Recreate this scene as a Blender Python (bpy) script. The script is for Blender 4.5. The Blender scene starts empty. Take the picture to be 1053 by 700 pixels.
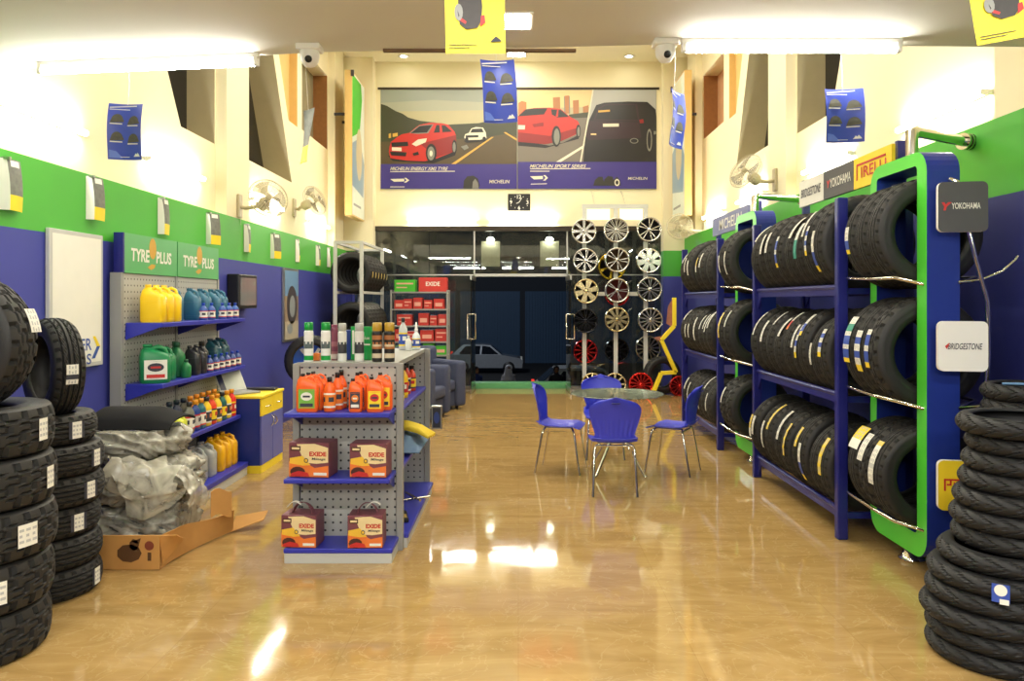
import bpy, bmesh, math, random
from mathutils import Vector, Matrix, noise
from mathutils.geometry import tessellate_polygon
random.seed(7)
R = math.radians
PI = math.pi
SC = bpy.context.scene
COL = SC.collection

# ---------------------------------------------------------------- materials
def lin(c):
    return tuple((x/12.92 if x <= .04045 else ((x+.055)/1.055)**2.4) for x in c)
def rgb(r, g, b): return lin((r/255, g/255, b/255))
MATS = {}
def mat(name, col, rough=.5, metal=0., vary=.10, scale=8., bump=0., bscale=60., spec=.5, coat=0.):
    if name in MATS: return MATS[name]
    m = bpy.data.materials.new(name); m.use_nodes = True
    n = m.node_tree.nodes; l = m.node_tree.links
    b = n['Principled BSDF']
    tc = n.new('ShaderNodeTexCoord')
    nz = n.new('ShaderNodeTexNoise'); nz.inputs['Scale'].default_value = scale; nz.inputs['Detail'].default_value = 3
    l.new(tc.outputs['Object'], nz.inputs['Vector'])
    mx = n.new('ShaderNodeMix'); mx.data_type = 'RGBA'
    mx.inputs[6].default_value = (*[c*(1-vary) for c in col], 1)
    mx.inputs[7].default_value = (*[min(1, c*(1+vary)) for c in col], 1)
    l.new(nz.outputs['Fac'], mx.inputs[0]); l.new(mx.outputs[2], b.inputs['Base Color'])
    b.inputs['Roughness'].default_value = rough; b.inputs['Metallic'].default_value = metal
    b.inputs['Specular IOR Level'].default_value = spec
    if coat: b.inputs['Coat Weight'].default_value = coat
    if bump:
        n2 = n.new('ShaderNodeTexNoise'); n2.inputs['Scale'].default_value = bscale
        l.new(tc.outputs['Object'], n2.inputs['Vector'])
        bp = n.new('ShaderNodeBump'); bp.inputs['Strength'].default_value = bump; bp.inputs['Distance'].default_value = .01
        l.new(n2.outputs['Fac'], bp.inputs['Height']); l.new(bp.outputs['Normal'], b.inputs['Normal'])
    MATS[name] = m
    return m
def emis(name, col, strength):
    if name in MATS: return MATS[name]
    m = bpy.data.materials.new(name); m.use_nodes = True
    n = m.node_tree.nodes; l = m.node_tree.links
    n.remove(n['Principled BSDF'])
    e = n.new('ShaderNodeEmission'); e.inputs['Color'].default_value = (*col, 1); e.inputs['Strength'].default_value = strength
    l.new(e.outputs[0], n['Material Output'].inputs['Surface'])
    MATS[name] = m
    return m
def glass(name, tint=(1, 1, 1), rough=.02, ior=1.45, haze=None, haze_fac=0., var=.25):
    """thin pane: fresnel mix of clear and mirror, optionally with a milky share"""
    if name in MATS: return MATS[name]
    m = bpy.data.materials.new(name); m.use_nodes = True
    n = m.node_tree.nodes; l = m.node_tree.links
    n.remove(n['Principled BSDF'])
    t = n.new('ShaderNodeBsdfTransparent'); t.inputs['Color'].default_value = (*tint, 1)
    g = n.new('ShaderNodeBsdfGlossy'); g.inputs['Roughness'].default_value = rough
    f = n.new('ShaderNodeFresnel'); f.inputs['IOR'].default_value = ior
    base = t.outputs[0]
    if haze:
        d = n.new('ShaderNodeBsdfDiffuse'); d.inputs['Color'].default_value = (*haze, 1)
        tc = n.new('ShaderNodeTexCoord'); nz = n.new('ShaderNodeTexNoise')
        nz.inputs['Scale'].default_value = 9; nz.inputs['Detail'].default_value = 5; nz.inputs['Distortion'].default_value = 1.2
        l.new(tc.outputs['Object'], nz.inputs['Vector'])
        mr = n.new('ShaderNodeMapRange'); mr.inputs[1].default_value = .3; mr.inputs[2].default_value = .7
        mr.inputs[3].default_value = max(0, haze_fac-var); mr.inputs[4].default_value = min(1, haze_fac+var)
        l.new(nz.outputs['Fac'], mr.inputs[0])
        mh = n.new('ShaderNodeMixShader'); l.new(mr.outputs[0], mh.inputs[0])
        l.new(base, mh.inputs[1]); l.new(d.outputs[0], mh.inputs[2]); base = mh.outputs[0]
    mx = n.new('ShaderNodeMixShader'); l.new(f.outputs[0], mx.inputs[0])
    l.new(base, mx.inputs[1]); l.new(g.outputs[0], mx.inputs[2])
    l.new(mx.outputs[0], n['Material Output'].inputs['Surface'])
    MATS[name] = m
    return m

def floor_mat():
    m = bpy.data.materials.new('polished_marble_tile'); m.use_nodes = True
    n = m.node_tree.nodes; l = m.node_tree.links; b = n['Principled BSDF']
    tc = n.new('ShaderNodeTexCoord')
    mp = n.new('ShaderNodeMapping'); mp.inputs['Scale'].default_value = (.55, 2.2, 1); mp.inputs['Rotation'].default_value = (0, 0, .25)
    l.new(tc.outputs['Object'], mp.inputs['Vector'])
    n1 = n.new('ShaderNodeTexNoise'); n1.inputs['Scale'].default_value = 2.2; n1.inputs['Detail'].default_value = 9; n1.inputs['Distortion'].default_value = 1.6; n1.inputs['Roughness'].default_value = .65
    l.new(mp.outputs[0], n1.inputs['Vector'])
    r1 = n.new('ShaderNodeValToRGB'); e = r1.color_ramp.elements
    e[0].position = .25; e[0].color = (*rgb(158, 126, 74), 1)
    e[1].position = .75; e[1].color = (*rgb(192, 160, 104), 1)
    x = r1.color_ramp.elements.new(.5); x.color = (*rgb(176, 143, 88), 1)
    l.new(n1.outputs['Fac'], r1.inputs[0])
    # light veins
    n2 = n.new('ShaderNodeTexNoise'); n2.inputs['Scale'].default_value = 3.0; n2.inputs['Detail'].default_value = 6; n2.inputs['Distortion'].default_value = 2.5
    l.new(tc.outputs['Object'], n2.inputs['Vector'])
    r2 = n.new('ShaderNodeValToRGB'); e = r2.color_ramp.elements
    e[0].position = .485; e[0].color = (0, 0, 0, 1); e[1].position = .515; e[1].color = (0, 0, 0, 1)
    x = r2.color_ramp.elements.new(.50); x.color = (.22, .22, .22, 1)
    l.new(n2.outputs['Fac'], r2.inputs[0])
    mx = n.new('ShaderNodeMix'); mx.data_type = 'RGBA'; mx.inputs[7].default_value = (*rgb(226, 202, 152), 1)
    l.new(r2.outputs[0], mx.inputs[0]); l.new(r1.outputs[0], mx.inputs[6])
    # slab joints
    br = n.new('ShaderNodeTexBrick'); br.offset = 0; br.inputs['Scale'].default_value = 1
    br.inputs['Mortar Size'].default_value = .0025; br.inputs['Brick Width'].default_value = .8; br.inputs['Row Height'].default_value = .8
    br.inputs['Mortar Smooth'].default_value = .4
    br.inputs['Color1'].default_value = (1, 1, 1, 1); br.inputs['Color2'].default_value = (.93, .93, .93, 1); br.inputs['Mortar'].default_value = (.85, .83, .80, 1)
    l.new(tc.outputs['Object'], br.inputs['Vector'])
    m2 = n.new('ShaderNodeMix'); m2.data_type = 'RGBA'; m2.blend_type = 'MULTIPLY'; m2.inputs[0].default_value = 1
    l.new(mx.outputs[2], m2.inputs[6]); l.new(br.outputs[0], m2.inputs[7]); l.new(m2.outputs[2], b.inputs['Base Color'])
    b.inputs['Specular IOR Level'].default_value = .8
    n3 = n.new('ShaderNodeTexNoise'); n3.inputs['Scale'].default_value = 5
    l.new(tc.outputs['Object'], n3.inputs['Vector'])
    mr = n.new('ShaderNodeMapRange'); mr.inputs[3].default_value = .03; mr.inputs[4].default_value = .10
    l.new(n3.outputs['Fac'], mr.inputs[0]); l.new(mr.outputs[0], b.inputs['Roughness'])
    n4 = n.new('ShaderNodeTexNoise'); n4.inputs['Scale'].default_value = 3.0; n4.inputs['Detail'].default_value = 2
    l.new(tc.outputs['Object'], n4.inputs['Vector'])
    bp = n.new('ShaderNodeBump'); bp.inputs['Strength'].default_value = .06; bp.inputs['Distance'].default_value = .02
    l.new(n4.outputs['Fac'], bp.inputs['Height']); l.new(bp.outputs['Normal'], b.inputs['Normal'])
    return m
M_FLOOR = floor_mat()
M_CREAM = mat('cream_paint', rgb(240, 229, 192), .7, vary=.03, scale=2)
M_SLAB = mat('slab_paint', rgb(226, 224, 212), .8, vary=.04, scale=1.5)
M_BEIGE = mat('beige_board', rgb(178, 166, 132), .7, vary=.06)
M_TAN = mat('tan_board', rgb(222, 186, 116), .6, vary=.06)
M_BROWN = mat('brown_wood', rgb(150, 100, 52), .5, vary=.2, scale=20)
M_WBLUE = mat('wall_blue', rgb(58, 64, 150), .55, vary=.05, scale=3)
M_WGREEN = mat('wall_green', rgb(74, 172, 52), .5, vary=.04, scale=3)
M_NIGHT = mat('dark_pane', rgb(14, 16, 24), .12, vary=.2)
M_RUB = mat('rubber_sidewall', rgb(30, 29, 28), .5, vary=.25, scale=14, bump=.15, bscale=220, spec=.45)
M_TRD = mat('rubber_tread', rgb(37, 35, 32), .6, vary=.25, scale=18, spec=.4)
M_GRV = mat('rubber_groove_shade', rgb(15, 15, 14), .8)  # darker copy of the tread: groove shade put into the colour
M_MOTO = mat('rubber_motorcycle', rgb(27, 27, 28), .58, vary=.25, scale=18, spec=.4)
M_PAPER = mat('paper_white', rgb(236, 234, 222), .6, vary=.04)
M_INK = mat('ink_dark', rgb(52, 54, 66), .6)
M_SBLUE = mat('print_blue', rgb(48, 78, 170), .5)
M_STEAL = mat('print_teal', rgb(40, 140, 120), .5)
M_SRED = mat('print_red', rgb(200, 44, 40), .5)
M_SYEL = mat('print_yellow', rgb(246, 214, 40), .5)
M_SORG = mat('print_orange', rgb(232, 128, 40), .5)
M_RACK = mat('rack_blue', rgb(27, 30, 112), .35, vary=.06)
M_RACKD = mat('rack_blue_panel', rgb(26, 48, 134), .4, vary=.06)
M_LIME = mat('lime_green_paint', rgb(86, 206, 62), .35, vary=.03)
M_CHROME = mat('chrome', rgb(222, 218, 206), .12, 1., vary=.03)
M_STEEL = mat('brushed_steel', rgb(186, 184, 176), .32, 1., vary=.08, scale=30)
M_GREY = mat('grey_paint', rgb(150, 150, 146), .5, vary=.05)
M_LGREY = mat('light_grey_paint', rgb(196, 196, 190), .5, vary=.04)
M_WHITE = mat('white_enamel', rgb(240, 238, 230), .4, vary=.03)
M_BLACK = mat('black_plastic', rgb(22, 22, 24), .4, vary=.2)
M_DARK = mat('dark_grey', rgb(62, 62, 66), .5)
M_SHELF = mat('shelf_blue', rgb(46, 52, 168), .4, vary=.05)
M_YPNL = mat('yellow_panel', rgb(246, 218, 46), .45, vary=.04)
M_CHAIR = mat('chair_blue_plastic', rgb(52, 60, 196), .32, vary=.05, spec=.55)
M_ORANGE = mat('orange_plastic', rgb(240, 104, 30), .35, vary=.06)
M_CARD = mat('cardboard', rgb(200, 146, 78), .8, vary=.1, scale=12)
M_SOFA = mat('sofa_fabric', rgb(66, 72, 98), .85, vary=.15, scale=40, bump=.2, bscale=150)
M_TUBE = emis('tube_glow', (1., .975, .90), 72.)
M_LAMP = emis('lamp_glow', (1., .96, .84), 40.)
M_GLASS = glass('shop_glass', (.80, .85, .82), .01, 1.65, haze=rgb(170, 168, 150), haze_fac=.05, var=.035)
M_TABLEG = glass('table_glass', (.80, .90, .82), .05, 1.3, haze=rgb(176, 186, 166), haze_fac=.40)
M_WRAP = glass('plastic_wrap', (.90, .89, .84), .20, 1.6, haze=rgb(226, 221, 200), haze_fac=.50)

# pegboard: grey sheet with rows of dark punched holes
def peg_mat(name, col):
    m = bpy.data.materials.new(name); m.use_nodes = True
    n = m.node_tree.nodes; l = m.node_tree.links; b = n['Principled BSDF']
    tc = n.new('ShaderNodeTexCoord'); sep = n.new('ShaderNodeSeparateXYZ'); l.new(tc.outputs['Object'], sep.inputs[0])
    add = n.new('ShaderNodeMath'); add.operation = 'ADD'; l.new(sep.outputs[0], add.inputs[0]); l.new(sep.outputs[1], add.inputs[1])
    def cell(sock, size):
        a = n.new('ShaderNodeMath'); a.operation = 'DIVIDE'; a.inputs[1].default_value = size; l.new(sock, a.inputs[0])
        f = n.new('ShaderNodeMath'); f.operation = 'FRACT'; l.new(a.outputs[0], f.inputs[0])
        s = n.new('ShaderNodeMath'); s.operation = 'SUBTRACT'; s.inputs[1].default_value = .5; l.new(f.outputs[0], s.inputs[0])
        p = n.new('ShaderNodeMath'); p.operation = 'POWER'; p.inputs[1].default_value = 2; l.new(s.outputs[0], p.inputs[0]); return p.outputs[0]
    d = n.new('ShaderNodeMath'); d.operation = 'ADD'
    l.new(cell(add.outputs[0], .05), d.inputs[0]); l.new(cell(sep.outputs[2], .05), d.inputs[1])
    g = n.new('ShaderNodeMath'); g.operation = 'GREATER_THAN'; g.inputs[1].default_value = .022; l.new(d.outputs[0], g.inputs[0])
    mx = n.new('ShaderNodeMix'); mx.data_type = 'RGBA'; mx.inputs[6].default_value = (.03, .03, .035, 1); mx.inputs[7].default_value = (*col, 1)
    l.new(g.outputs[0], mx.inputs[0]); l.new(mx.outputs[2], b.inputs['Base Color']); b.inputs['Roughness'].default_value = .45
    MATS[name] = m
    return m
M_PEG = peg_mat('pegboard', rgb(176, 176, 170))

# ---------------------------------------------------------------- mesh builder
class MB:
    def __init__(s): s.v = []; s.f = []; s.m = []; s.sm = []
    def add(s, verts, faces, m=0, smooth=False, M=None):
        o = len(s.v)
        s.v += [tuple(M @ Vector(p)) if M else tuple(p) for p in verts]
        for i, f in enumerate(faces):
            s.f.append([o+k for k in f]); s.m.append(m[i] if isinstance(m, (list, tuple)) else m); s.sm.append(smooth)
        return s
    def bm(s, b, m=0, smooth=False, M=None):
        b.verts.index_update()
        s.add([v.co for v in b.verts], [[v.index for v in f.verts] for f in b.faces], m, smooth, M); b.free(); return s
    def box(s, x0, x1, y0, y1, z0, z1, m=0, bev=0, seg=2, M=None, smooth=False):
        if bev:
            b = bmesh.new(); bmesh.ops.create_cube(b, size=1)
            for v in b.verts: v.co = ((x0+x1)/2+v.co.x*(x1-x0), (y0+y1)/2+v.co.y*(y1-y0), (z0+z1)/2+v.co.z*(z1-z0))
            bmesh.ops.bevel(b, geom=b.edges[:], offset=bev, segments=seg, affect='EDGES', profile=.6)
            return s.bm(b, m, smooth, M)
        return s.add([(x, y, z) for x in (x0, x1) for y in (y0, y1) for z in (z0, z1)],
                     [(0, 1, 3, 2), (4, 6, 7, 5), (0, 4, 5, 1), (2, 3, 7, 6), (0, 2, 6, 4), (1, 5, 7, 3)], m, False, M)
    def prism(s, pts, y0, y1, m=0, M=None, mface=None):
        """polygon in x,z extruded from y0 (front) to y1"""
        k = len(pts)
        v = [(x, y0, z) for x, z in pts]+[(x, y1, z) for x, z in pts]
        f = [list(range(k)), list(range(2*k-1, k-1, -1))]+[(i, k+i, k+(i+1) % k, (i+1) % k) for i in range(k)]
        return s.add(v, f, [m if mface is None else mface, m]+[m]*k, False, M)
    def poly(s, pts, y=0., m=0, M=None):
        return s.add([(x, y, z) for x, z in pts], [list(range(len(pts)))], m, False, M)
    def rect(s, x0, x1, z0, z1, y=0., m=0, M=None): return s.poly([(x0, z0), (x1, z0), (x1, z1), (x0, z1)], y, m, M)
    def ell(s, cx, cz, rx, rz, y=0., m=0, k=20, M=None):
        return s.poly([(cx+rx*math.cos(2*PI*i/k), cz+rz*math.sin(2*PI*i/k)) for i in range(k)], y, m, M)
    def lathe(s, prof, seg=24, m=0, M=None, smooth=True, closed=False):
        k = len(prof); v = []
        for i in range(seg):
            a = 2*PI*i/seg; c, sn = math.cos(a), math.sin(a)
            v += [(r*c, r*sn, z) for r, z in prof]
        f = []; mm = []
        for i in range(seg):
            j = (i+1) % seg
            for q in range(k if closed else k-1):
                p = (q+1) % k
                f.append((i*k+q, j*k+q, j*k+p, i*k+p)); mm.append(m[q] if isinstance(m, (list, tuple)) else m)
        return s.add(v, f, mm, smooth, M)
    def tube(s, pts, r, seg=8, m=0, closed=False, M=None, caps=True):
        pts = [Vector(p) for p in pts]; n = len(pts); v = []; up = None
        for i, p in enumerate(pts):
            a = pts[i-1] if (i or closed) else p; b = pts[(i+1) % n] if (i < n-1 or closed) else p
            t = (b-a).normalized()
            if up is None: up = Vector((0, 0, 1)) if abs(t.z) < .9 else Vector((1, 0, 0))
            sd = t.cross(up).normalized(); up = sd.cross(t).normalized()
            rr = r[i] if isinstance(r, (list, tuple)) else r
            v += [p+(sd*math.cos(2*PI*k/seg)+up*math.sin(2*PI*k/seg))*rr for k in range(seg)]
        f = []
        for i in range(n if closed else n-1):
            j = (i+1) % n
            f += [(i*seg+k, j*seg+k, j*seg+(k+1) % seg, i*seg+(k+1) % seg) for k in range(seg)]
        s.add(v, f, m, True, M)
        if caps and not closed:
            s.add(v[:seg], [list(range(seg))[::-1]], m, False, M); s.add(v[-seg:], [list(range(seg))], m, False, M)
        return s
    def grid(s, fn, nu, nv, m=0, M=None, smooth=True, thick=0.):
        P = [[Vector(fn(i/nu, j/nv)) for j in range(nv+1)] for i in range(nu+1)]
        def put(PP, flip):
            v = [p for row in PP for p in row]; w = nv+1
            f = [(i*w+j, (i+1)*w+j, (i+1)*w+j+1, i*w+j+1) for i in range(nu) for j in range(nv)]
            if flip: f = [q[::-1] for q in f]
            s.add(v, f, m, smooth, M)
        put(P, False)
        if thick:
            Q = []
            for i in range(nu+1):
                row = []
                for j in range(nv+1):
                    du = P[min(i+1, nu)][j]-P[max(i-1, 0)][j]; dv = P[i][min(j+1, nv)]-P[i][max(j-1, 0)]
                    row.append(P[i][j]-du.cross(dv).normalized()*thick)
                Q.append(row)
            put(Q, True)
            rim = [(i, 0) for i in range(nu)]+[(nu, j) for j in range(nv)]+[(i, nv) for i in range(nu, 0, -1)]+[(0, j) for j in range(nv, 0, -1)]
            k = len(rim)
            s.add([P[i][j] for i, j in rim]+[Q[i][j] for i, j in rim], [(a, k+a, k+(a+1) % k, (a+1) % k) for a in range(k)], m, False, M)
        return s
    def text(s, body, cx, cz, w, h=None, y=0., m=0, shear=0., bold=.0, M=None):
        c = bpy.data.curves.new('t', 'FONT'); c.body = body; c.fill_mode = 'FRONT'; c.shear = shear; c.offset = bold; c.resolution_u = 3
        o = bpy.data.objects.new('t', c); me = bpy.data.meshes.new_from_object(o)
        xs = [v.co.x for v in me.vertices]; ys = [v.co.y for v in me.vertices]
        x0, x1, y0, y1 = min(xs), max(xs), min(ys), max(ys)
        sx = w/(x1-x0); sy = (h/(y1-y0)) if h else sx
        s.add([(cx+(v.co.x-(x0+x1)/2)*sx, y, cz+(v.co.y-(y0+y1)/2)*sy) for v in me.vertices], [list(p.vertices) for p in me.polygons], m, False, M)
        bpy.data.objects.remove(o); bpy.data.curves.remove(c); bpy.data.meshes.remove(me)
        return s
    def warp(s, fn): s.v = [tuple(fn(Vector(p))) for p in s.v]; return s
    def mesh(s, name, mats):
        me = bpy.data.meshes.new(name); me.from_pydata(s.v, [], s.f)
        for q in (mats if isinstance(mats, (list, tuple)) else [mats]): me.materials.append(q)
        me.polygons.foreach_set('material_index', s.m); me.polygons.foreach_set('use_smooth', s.sm)
        me.update(); return me

def T(x=0, y=0, z=0): return Matrix.Translation((x, y, z))
def RX(a): return Matrix.Rotation(R(a), 4, 'X')
def RY(a): return Matrix.Rotation(R(a), 4, 'Y')
def RZ(a): return Matrix.Rotation(R(a), 4, 'Z')

def link(name, me, parent=None, loc=(0, 0, 0), rot=None):
    o = bpy.data.objects.new(name, me); COL.objects.link(o); o.location = loc
    if rot: o.rotation_euler = rot
    if parent: o.parent = parent
    return o
def part(name, mb, mats, parent=None, loc=(0, 0, 0), rot=None, label=None):
    o = link(name, mb.mesh(name, mats) if isinstance(mb, MB) else mb, parent, loc, rot)
    if label: o['label'] = label
    return o
def tag(o, label, cat, group=None, kind=None):
    o['label'] = label; o['category'] = cat
    if group: o['group'] = group
    if kind: o['kind'] = kind
    return o
def thing(name, label, cat, loc=(0, 0, 0), rotz=0, group=None, rot=None):
    o = bpy.data.objects.new(name, None); COL.objects.link(o); o.empty_display_size = .1
    o.location = loc; o.rotation_euler = rot if rot else (0, 0, R(rotz))
    return tag(o, label, cat, group)
def single(name, mb, mats, label, cat, loc=(0, 0, 0), rotz=0, group=None, rot=None):
    o = part(name, mb, mats, None, loc, rot if rot else (0, 0, R(rotz))); return tag(o, label, cat, group)
def struct(name, mb, mats):
    o = part(name, mb, mats); o['kind'] = 'structure'; return o
def copy_tree(o, parent=None):
    c = o.copy(); COL.objects.link(c); c.parent = parent
    for ch in list(o.children): copy_tree(ch, c)
    return c
ORD = ['first', 'second', 'third', 'fourth', 'fifth', 'sixth', 'seventh', 'eighth', 'ninth', 'tenth', 'eleventh', 'twelfth', 'thirteenth', 'fourteenth']
# the photograph's lens as 1053 x 700: eye 1.6 m up, vanishing point (533,310), 806 px focal length
F = 806.
def P(px, py, Y): return Vector(((px-533)*Y/F, Y, 1.6-(py-310)*Y/F))
def YX(px, X): return F*X/(px-533)

# ---------------------------------------------------------------- setting
XL, XLU, XR, XRU, YB, HC = -3.1, -3.22, 3.0, 3.12, 14.4, 6.0
mb = MB().add([(-3.3, -2, 0), (3.2, -2, 0), (3.2, YB, 0), (-3.3, YB, 0)], [(0, 1, 2, 3)])
struct('floor', mb, M_FLOOR)
# lower ceiling slab: its edge runs slightly askew
mb = MB()
pl = [(-3.3, -2), (3.2, -2), (3.2, 4.32), (.8, 4.27), (0, 4.33), (-1.1, 4.40), (-3.3, 4.76)]
k = len(pl)
mb.add([(x, y, 3.0) for x, y in pl]+[(x, y, 3.35) for x, y in pl],
       [list(range(k))[::-1], list(range(k, 2*k))]+[(i, (i+1) % k, k+(i+1) % k, k+i) for i in range(k)])
struct('ceiling_lower', mb, M_SLAB)
struct('ceiling_upper', MB().box(-3.6, 3.5, 3.5, YB+.1, HC, HC+.1), M_CREAM)
tr = MB().box(-.75, .32, 4.34, 4.37, 2.986, 3.0)
struct('trim_1', tr, mat('brown_trim', rgb(110, 82, 50), .5))

def side_wall(name, sx, xa, xu, zb, zg, holes, piers, depth=.34):
    """blue board, green band, recessed upper wall with slanted openings, flush piers"""
    b = MB()
    def quad(y0, y1, z0, z1, m): b.add([(xa, y0, z0), (xa, y1, z0), (xa, y1, z1), (xa, y0, z1)], [(0, 1, 2, 3)], m)
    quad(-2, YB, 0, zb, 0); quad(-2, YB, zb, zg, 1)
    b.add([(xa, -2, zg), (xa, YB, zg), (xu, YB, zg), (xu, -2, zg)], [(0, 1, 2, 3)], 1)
    struct('wall_'+name, b, [M_WBLUE if name == 'left' else mat('wall_blue_shaded', rgb(42, 48, 122), .55, vary=.05), M_WGREEN])  # right wall's shadow is put into its blue, a darker copy of the left
    b = MB()
    outer = [(-2, zg), (YB, zg), (YB, HC), (-2, HC)]
    loops = [[Vector((y, z, 0)) for y, z in lp] for lp in [outer]+[h['p'] for h in holes]]
    flat = [v for lp in loops for v in lp]
    tris = tessellate_polygon(loops)
    b.add([(xu, v.x, v.y) for v in flat], tris, 0)
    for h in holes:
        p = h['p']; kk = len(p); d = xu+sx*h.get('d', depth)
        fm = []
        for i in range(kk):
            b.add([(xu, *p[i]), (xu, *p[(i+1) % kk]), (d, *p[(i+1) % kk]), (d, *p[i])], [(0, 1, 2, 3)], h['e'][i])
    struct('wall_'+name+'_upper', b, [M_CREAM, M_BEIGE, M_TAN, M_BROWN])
    for i, h in enumerate(holes):
        d = xu+sx*(h.get('d', depth)-.004)
        struct('window_%d' % (i+1+(0 if name == 'left' else 10)), MB().add([(d, y, z) for y, z in h['p']], [list(range(len(h['p'])))]), h['m'])
    for i, (y0, y1) in enumerate(piers):
        struct('trim_%d' % (i+2+(0 if name == 'left' else 10)), MB().box(min(xa, xu), max(xa, xu), y0, y1, zg, HC), M_CREAM)
# openings as (depth, height) polygons; edge materials follow the polygon's edges
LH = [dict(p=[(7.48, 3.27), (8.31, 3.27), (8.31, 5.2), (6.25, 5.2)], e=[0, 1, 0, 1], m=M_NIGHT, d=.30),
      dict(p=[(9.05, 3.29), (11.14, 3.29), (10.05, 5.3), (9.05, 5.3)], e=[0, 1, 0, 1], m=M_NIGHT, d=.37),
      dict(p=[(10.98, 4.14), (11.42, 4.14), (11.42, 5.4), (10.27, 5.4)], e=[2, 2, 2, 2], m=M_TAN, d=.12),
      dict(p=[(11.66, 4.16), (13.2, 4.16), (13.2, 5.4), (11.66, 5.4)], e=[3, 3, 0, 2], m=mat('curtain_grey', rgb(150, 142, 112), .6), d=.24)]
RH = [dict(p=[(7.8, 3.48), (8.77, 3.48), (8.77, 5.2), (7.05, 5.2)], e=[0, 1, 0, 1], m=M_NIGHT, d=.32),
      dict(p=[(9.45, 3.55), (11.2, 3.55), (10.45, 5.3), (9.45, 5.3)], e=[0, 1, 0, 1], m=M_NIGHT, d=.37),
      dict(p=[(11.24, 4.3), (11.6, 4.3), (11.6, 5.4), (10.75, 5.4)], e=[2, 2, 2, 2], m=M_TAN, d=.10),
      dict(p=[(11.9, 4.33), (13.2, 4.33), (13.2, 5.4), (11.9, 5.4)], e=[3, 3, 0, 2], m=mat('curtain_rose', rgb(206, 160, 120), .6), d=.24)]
side_wall('left', -1, XL, XLU, 2.054, 2.519, LH, [(8.33, 9.02), (13.25, 13.9)])
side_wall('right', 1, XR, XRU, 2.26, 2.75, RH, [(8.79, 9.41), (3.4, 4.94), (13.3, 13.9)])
struct('wall_front', MB().box(-3.4, 3.3, -2.1, -2, 0, HC), mat('shopfront_dark', rgb(72, 70, 66), .6))
# back: cream wall above the glass front, corner piers, a strip of blue and green at the right
HG = 2.98
mb = MB().box(-3.4, 3.3, YB, YB+.2, HG, HC)
mb.box(-3.3, -2.62, YB-.28, YB, 2.52, HC); mb.box(2.62, 3.3, YB-.25, YB, 2.52, HC)
struct('wall_back', mb, M_CREAM)
mb = MB().box(2.62, 3.2, YB-.25, YB, 0, 2.054, 0); mb.box(2.62, 3.2, YB-.25, YB, 2.054, 2.519, 1)
struct('wall_back_right', mb, [M_WBLUE, M_WGREEN])
mb = MB().box(-3.3, -3.0, YB-.25, YB, 0, 2.054, 0); mb.box(-3.3, -3.0, YB-.25, YB, 2.054, 2.519, 1)
struct('wall_back_left', mb, [M_WBLUE, M_WGREEN])
struct('trim_20', MB().box(-2.62, 2.62, YB-.06, YB+.04, HG-.09, HG), mat('dark_bronze', rgb(62, 54, 44), .35, .6))
# glass front: fixed panes, head pane, two leaves swung inwards
XA, XB, HD = -.79, .88, 2.08
def pane(name, x0, x1, z0, z1, kind='structure'):
    o = part(name, MB().box(x0, x1, YB-.006, YB+.006, z0, z1), M_GLASS); o['kind'] = kind
pane('window_21', -3.0, XA-.85, 0.02, HG-.09); pane('window_22', XA-.84, XA-.02, .02, HG-.09)
pane('window_23', XB+.02, 2.62, .02, HG-.09); pane('window_24', XA-.015, XB+.015, HD+.03, HG-.09)
mb = MB()
mb.box(XA-.03, XB+.03, YB-.03, YB+.03, HD-.02, HD+.03)
for x in (XA-.03, XB+.005): mb.box(x, x+.025, YB-.03, YB+.03, 0, HG-.09)
mb.box(-3.0, XA-.03, YB-.02, YB+.02, 0, .05); mb.box(XB+.03, 2.62, YB-.02, YB+.02, 0, .05)
mb.box(-3.0, XA-.03, YB-.012, YB+.012, HD, HD+.02); mb.box(XB+.03, 2.62, YB-.012, YB+.012, HD, HD+.02)
struct('trim_21', mb, M_STEEL)
for i, (x, a) in enumerate(((XA, -92), (XB, -88))):
    # leaf built along +x from the hinge, swung into the shop
    d = bpy.data.objects.new('door_%d' % (i+1), None); COL.objects.link(d); d['kind'] = 'structure'
    d.location = (x, YB-.03, 0); d.rotation_euler = (0, 0, R(a))
    part('door_pane', MB().box(.01, .82, -.006, .006, .03, HD-.04), M_GLASS, d)
    part('door_rail', MB().box(.0, .83, -.014, .014, .012, .09), M_STEEL, d)
    part('door_rail', MB().box(.0, .83, -.014, .014, HD-.1, HD-.03), M_STEEL, d)
    h = MB()
    for s in (-1, 1):
        h.tube([(.74, s*.006, .95), (.74, s*.07, .95), (.74, s*.07, 1.38), (.74, s*.006, 1.38)], .013, 8)
    part('door_handle', h, M_CHROME, d)
struct('trim_22', MB().box(XA-.02, XB+.02, YB+.05, YB+.35, -.1, .10), mat('green_step', rgb(96, 170, 112), .5))

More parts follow.
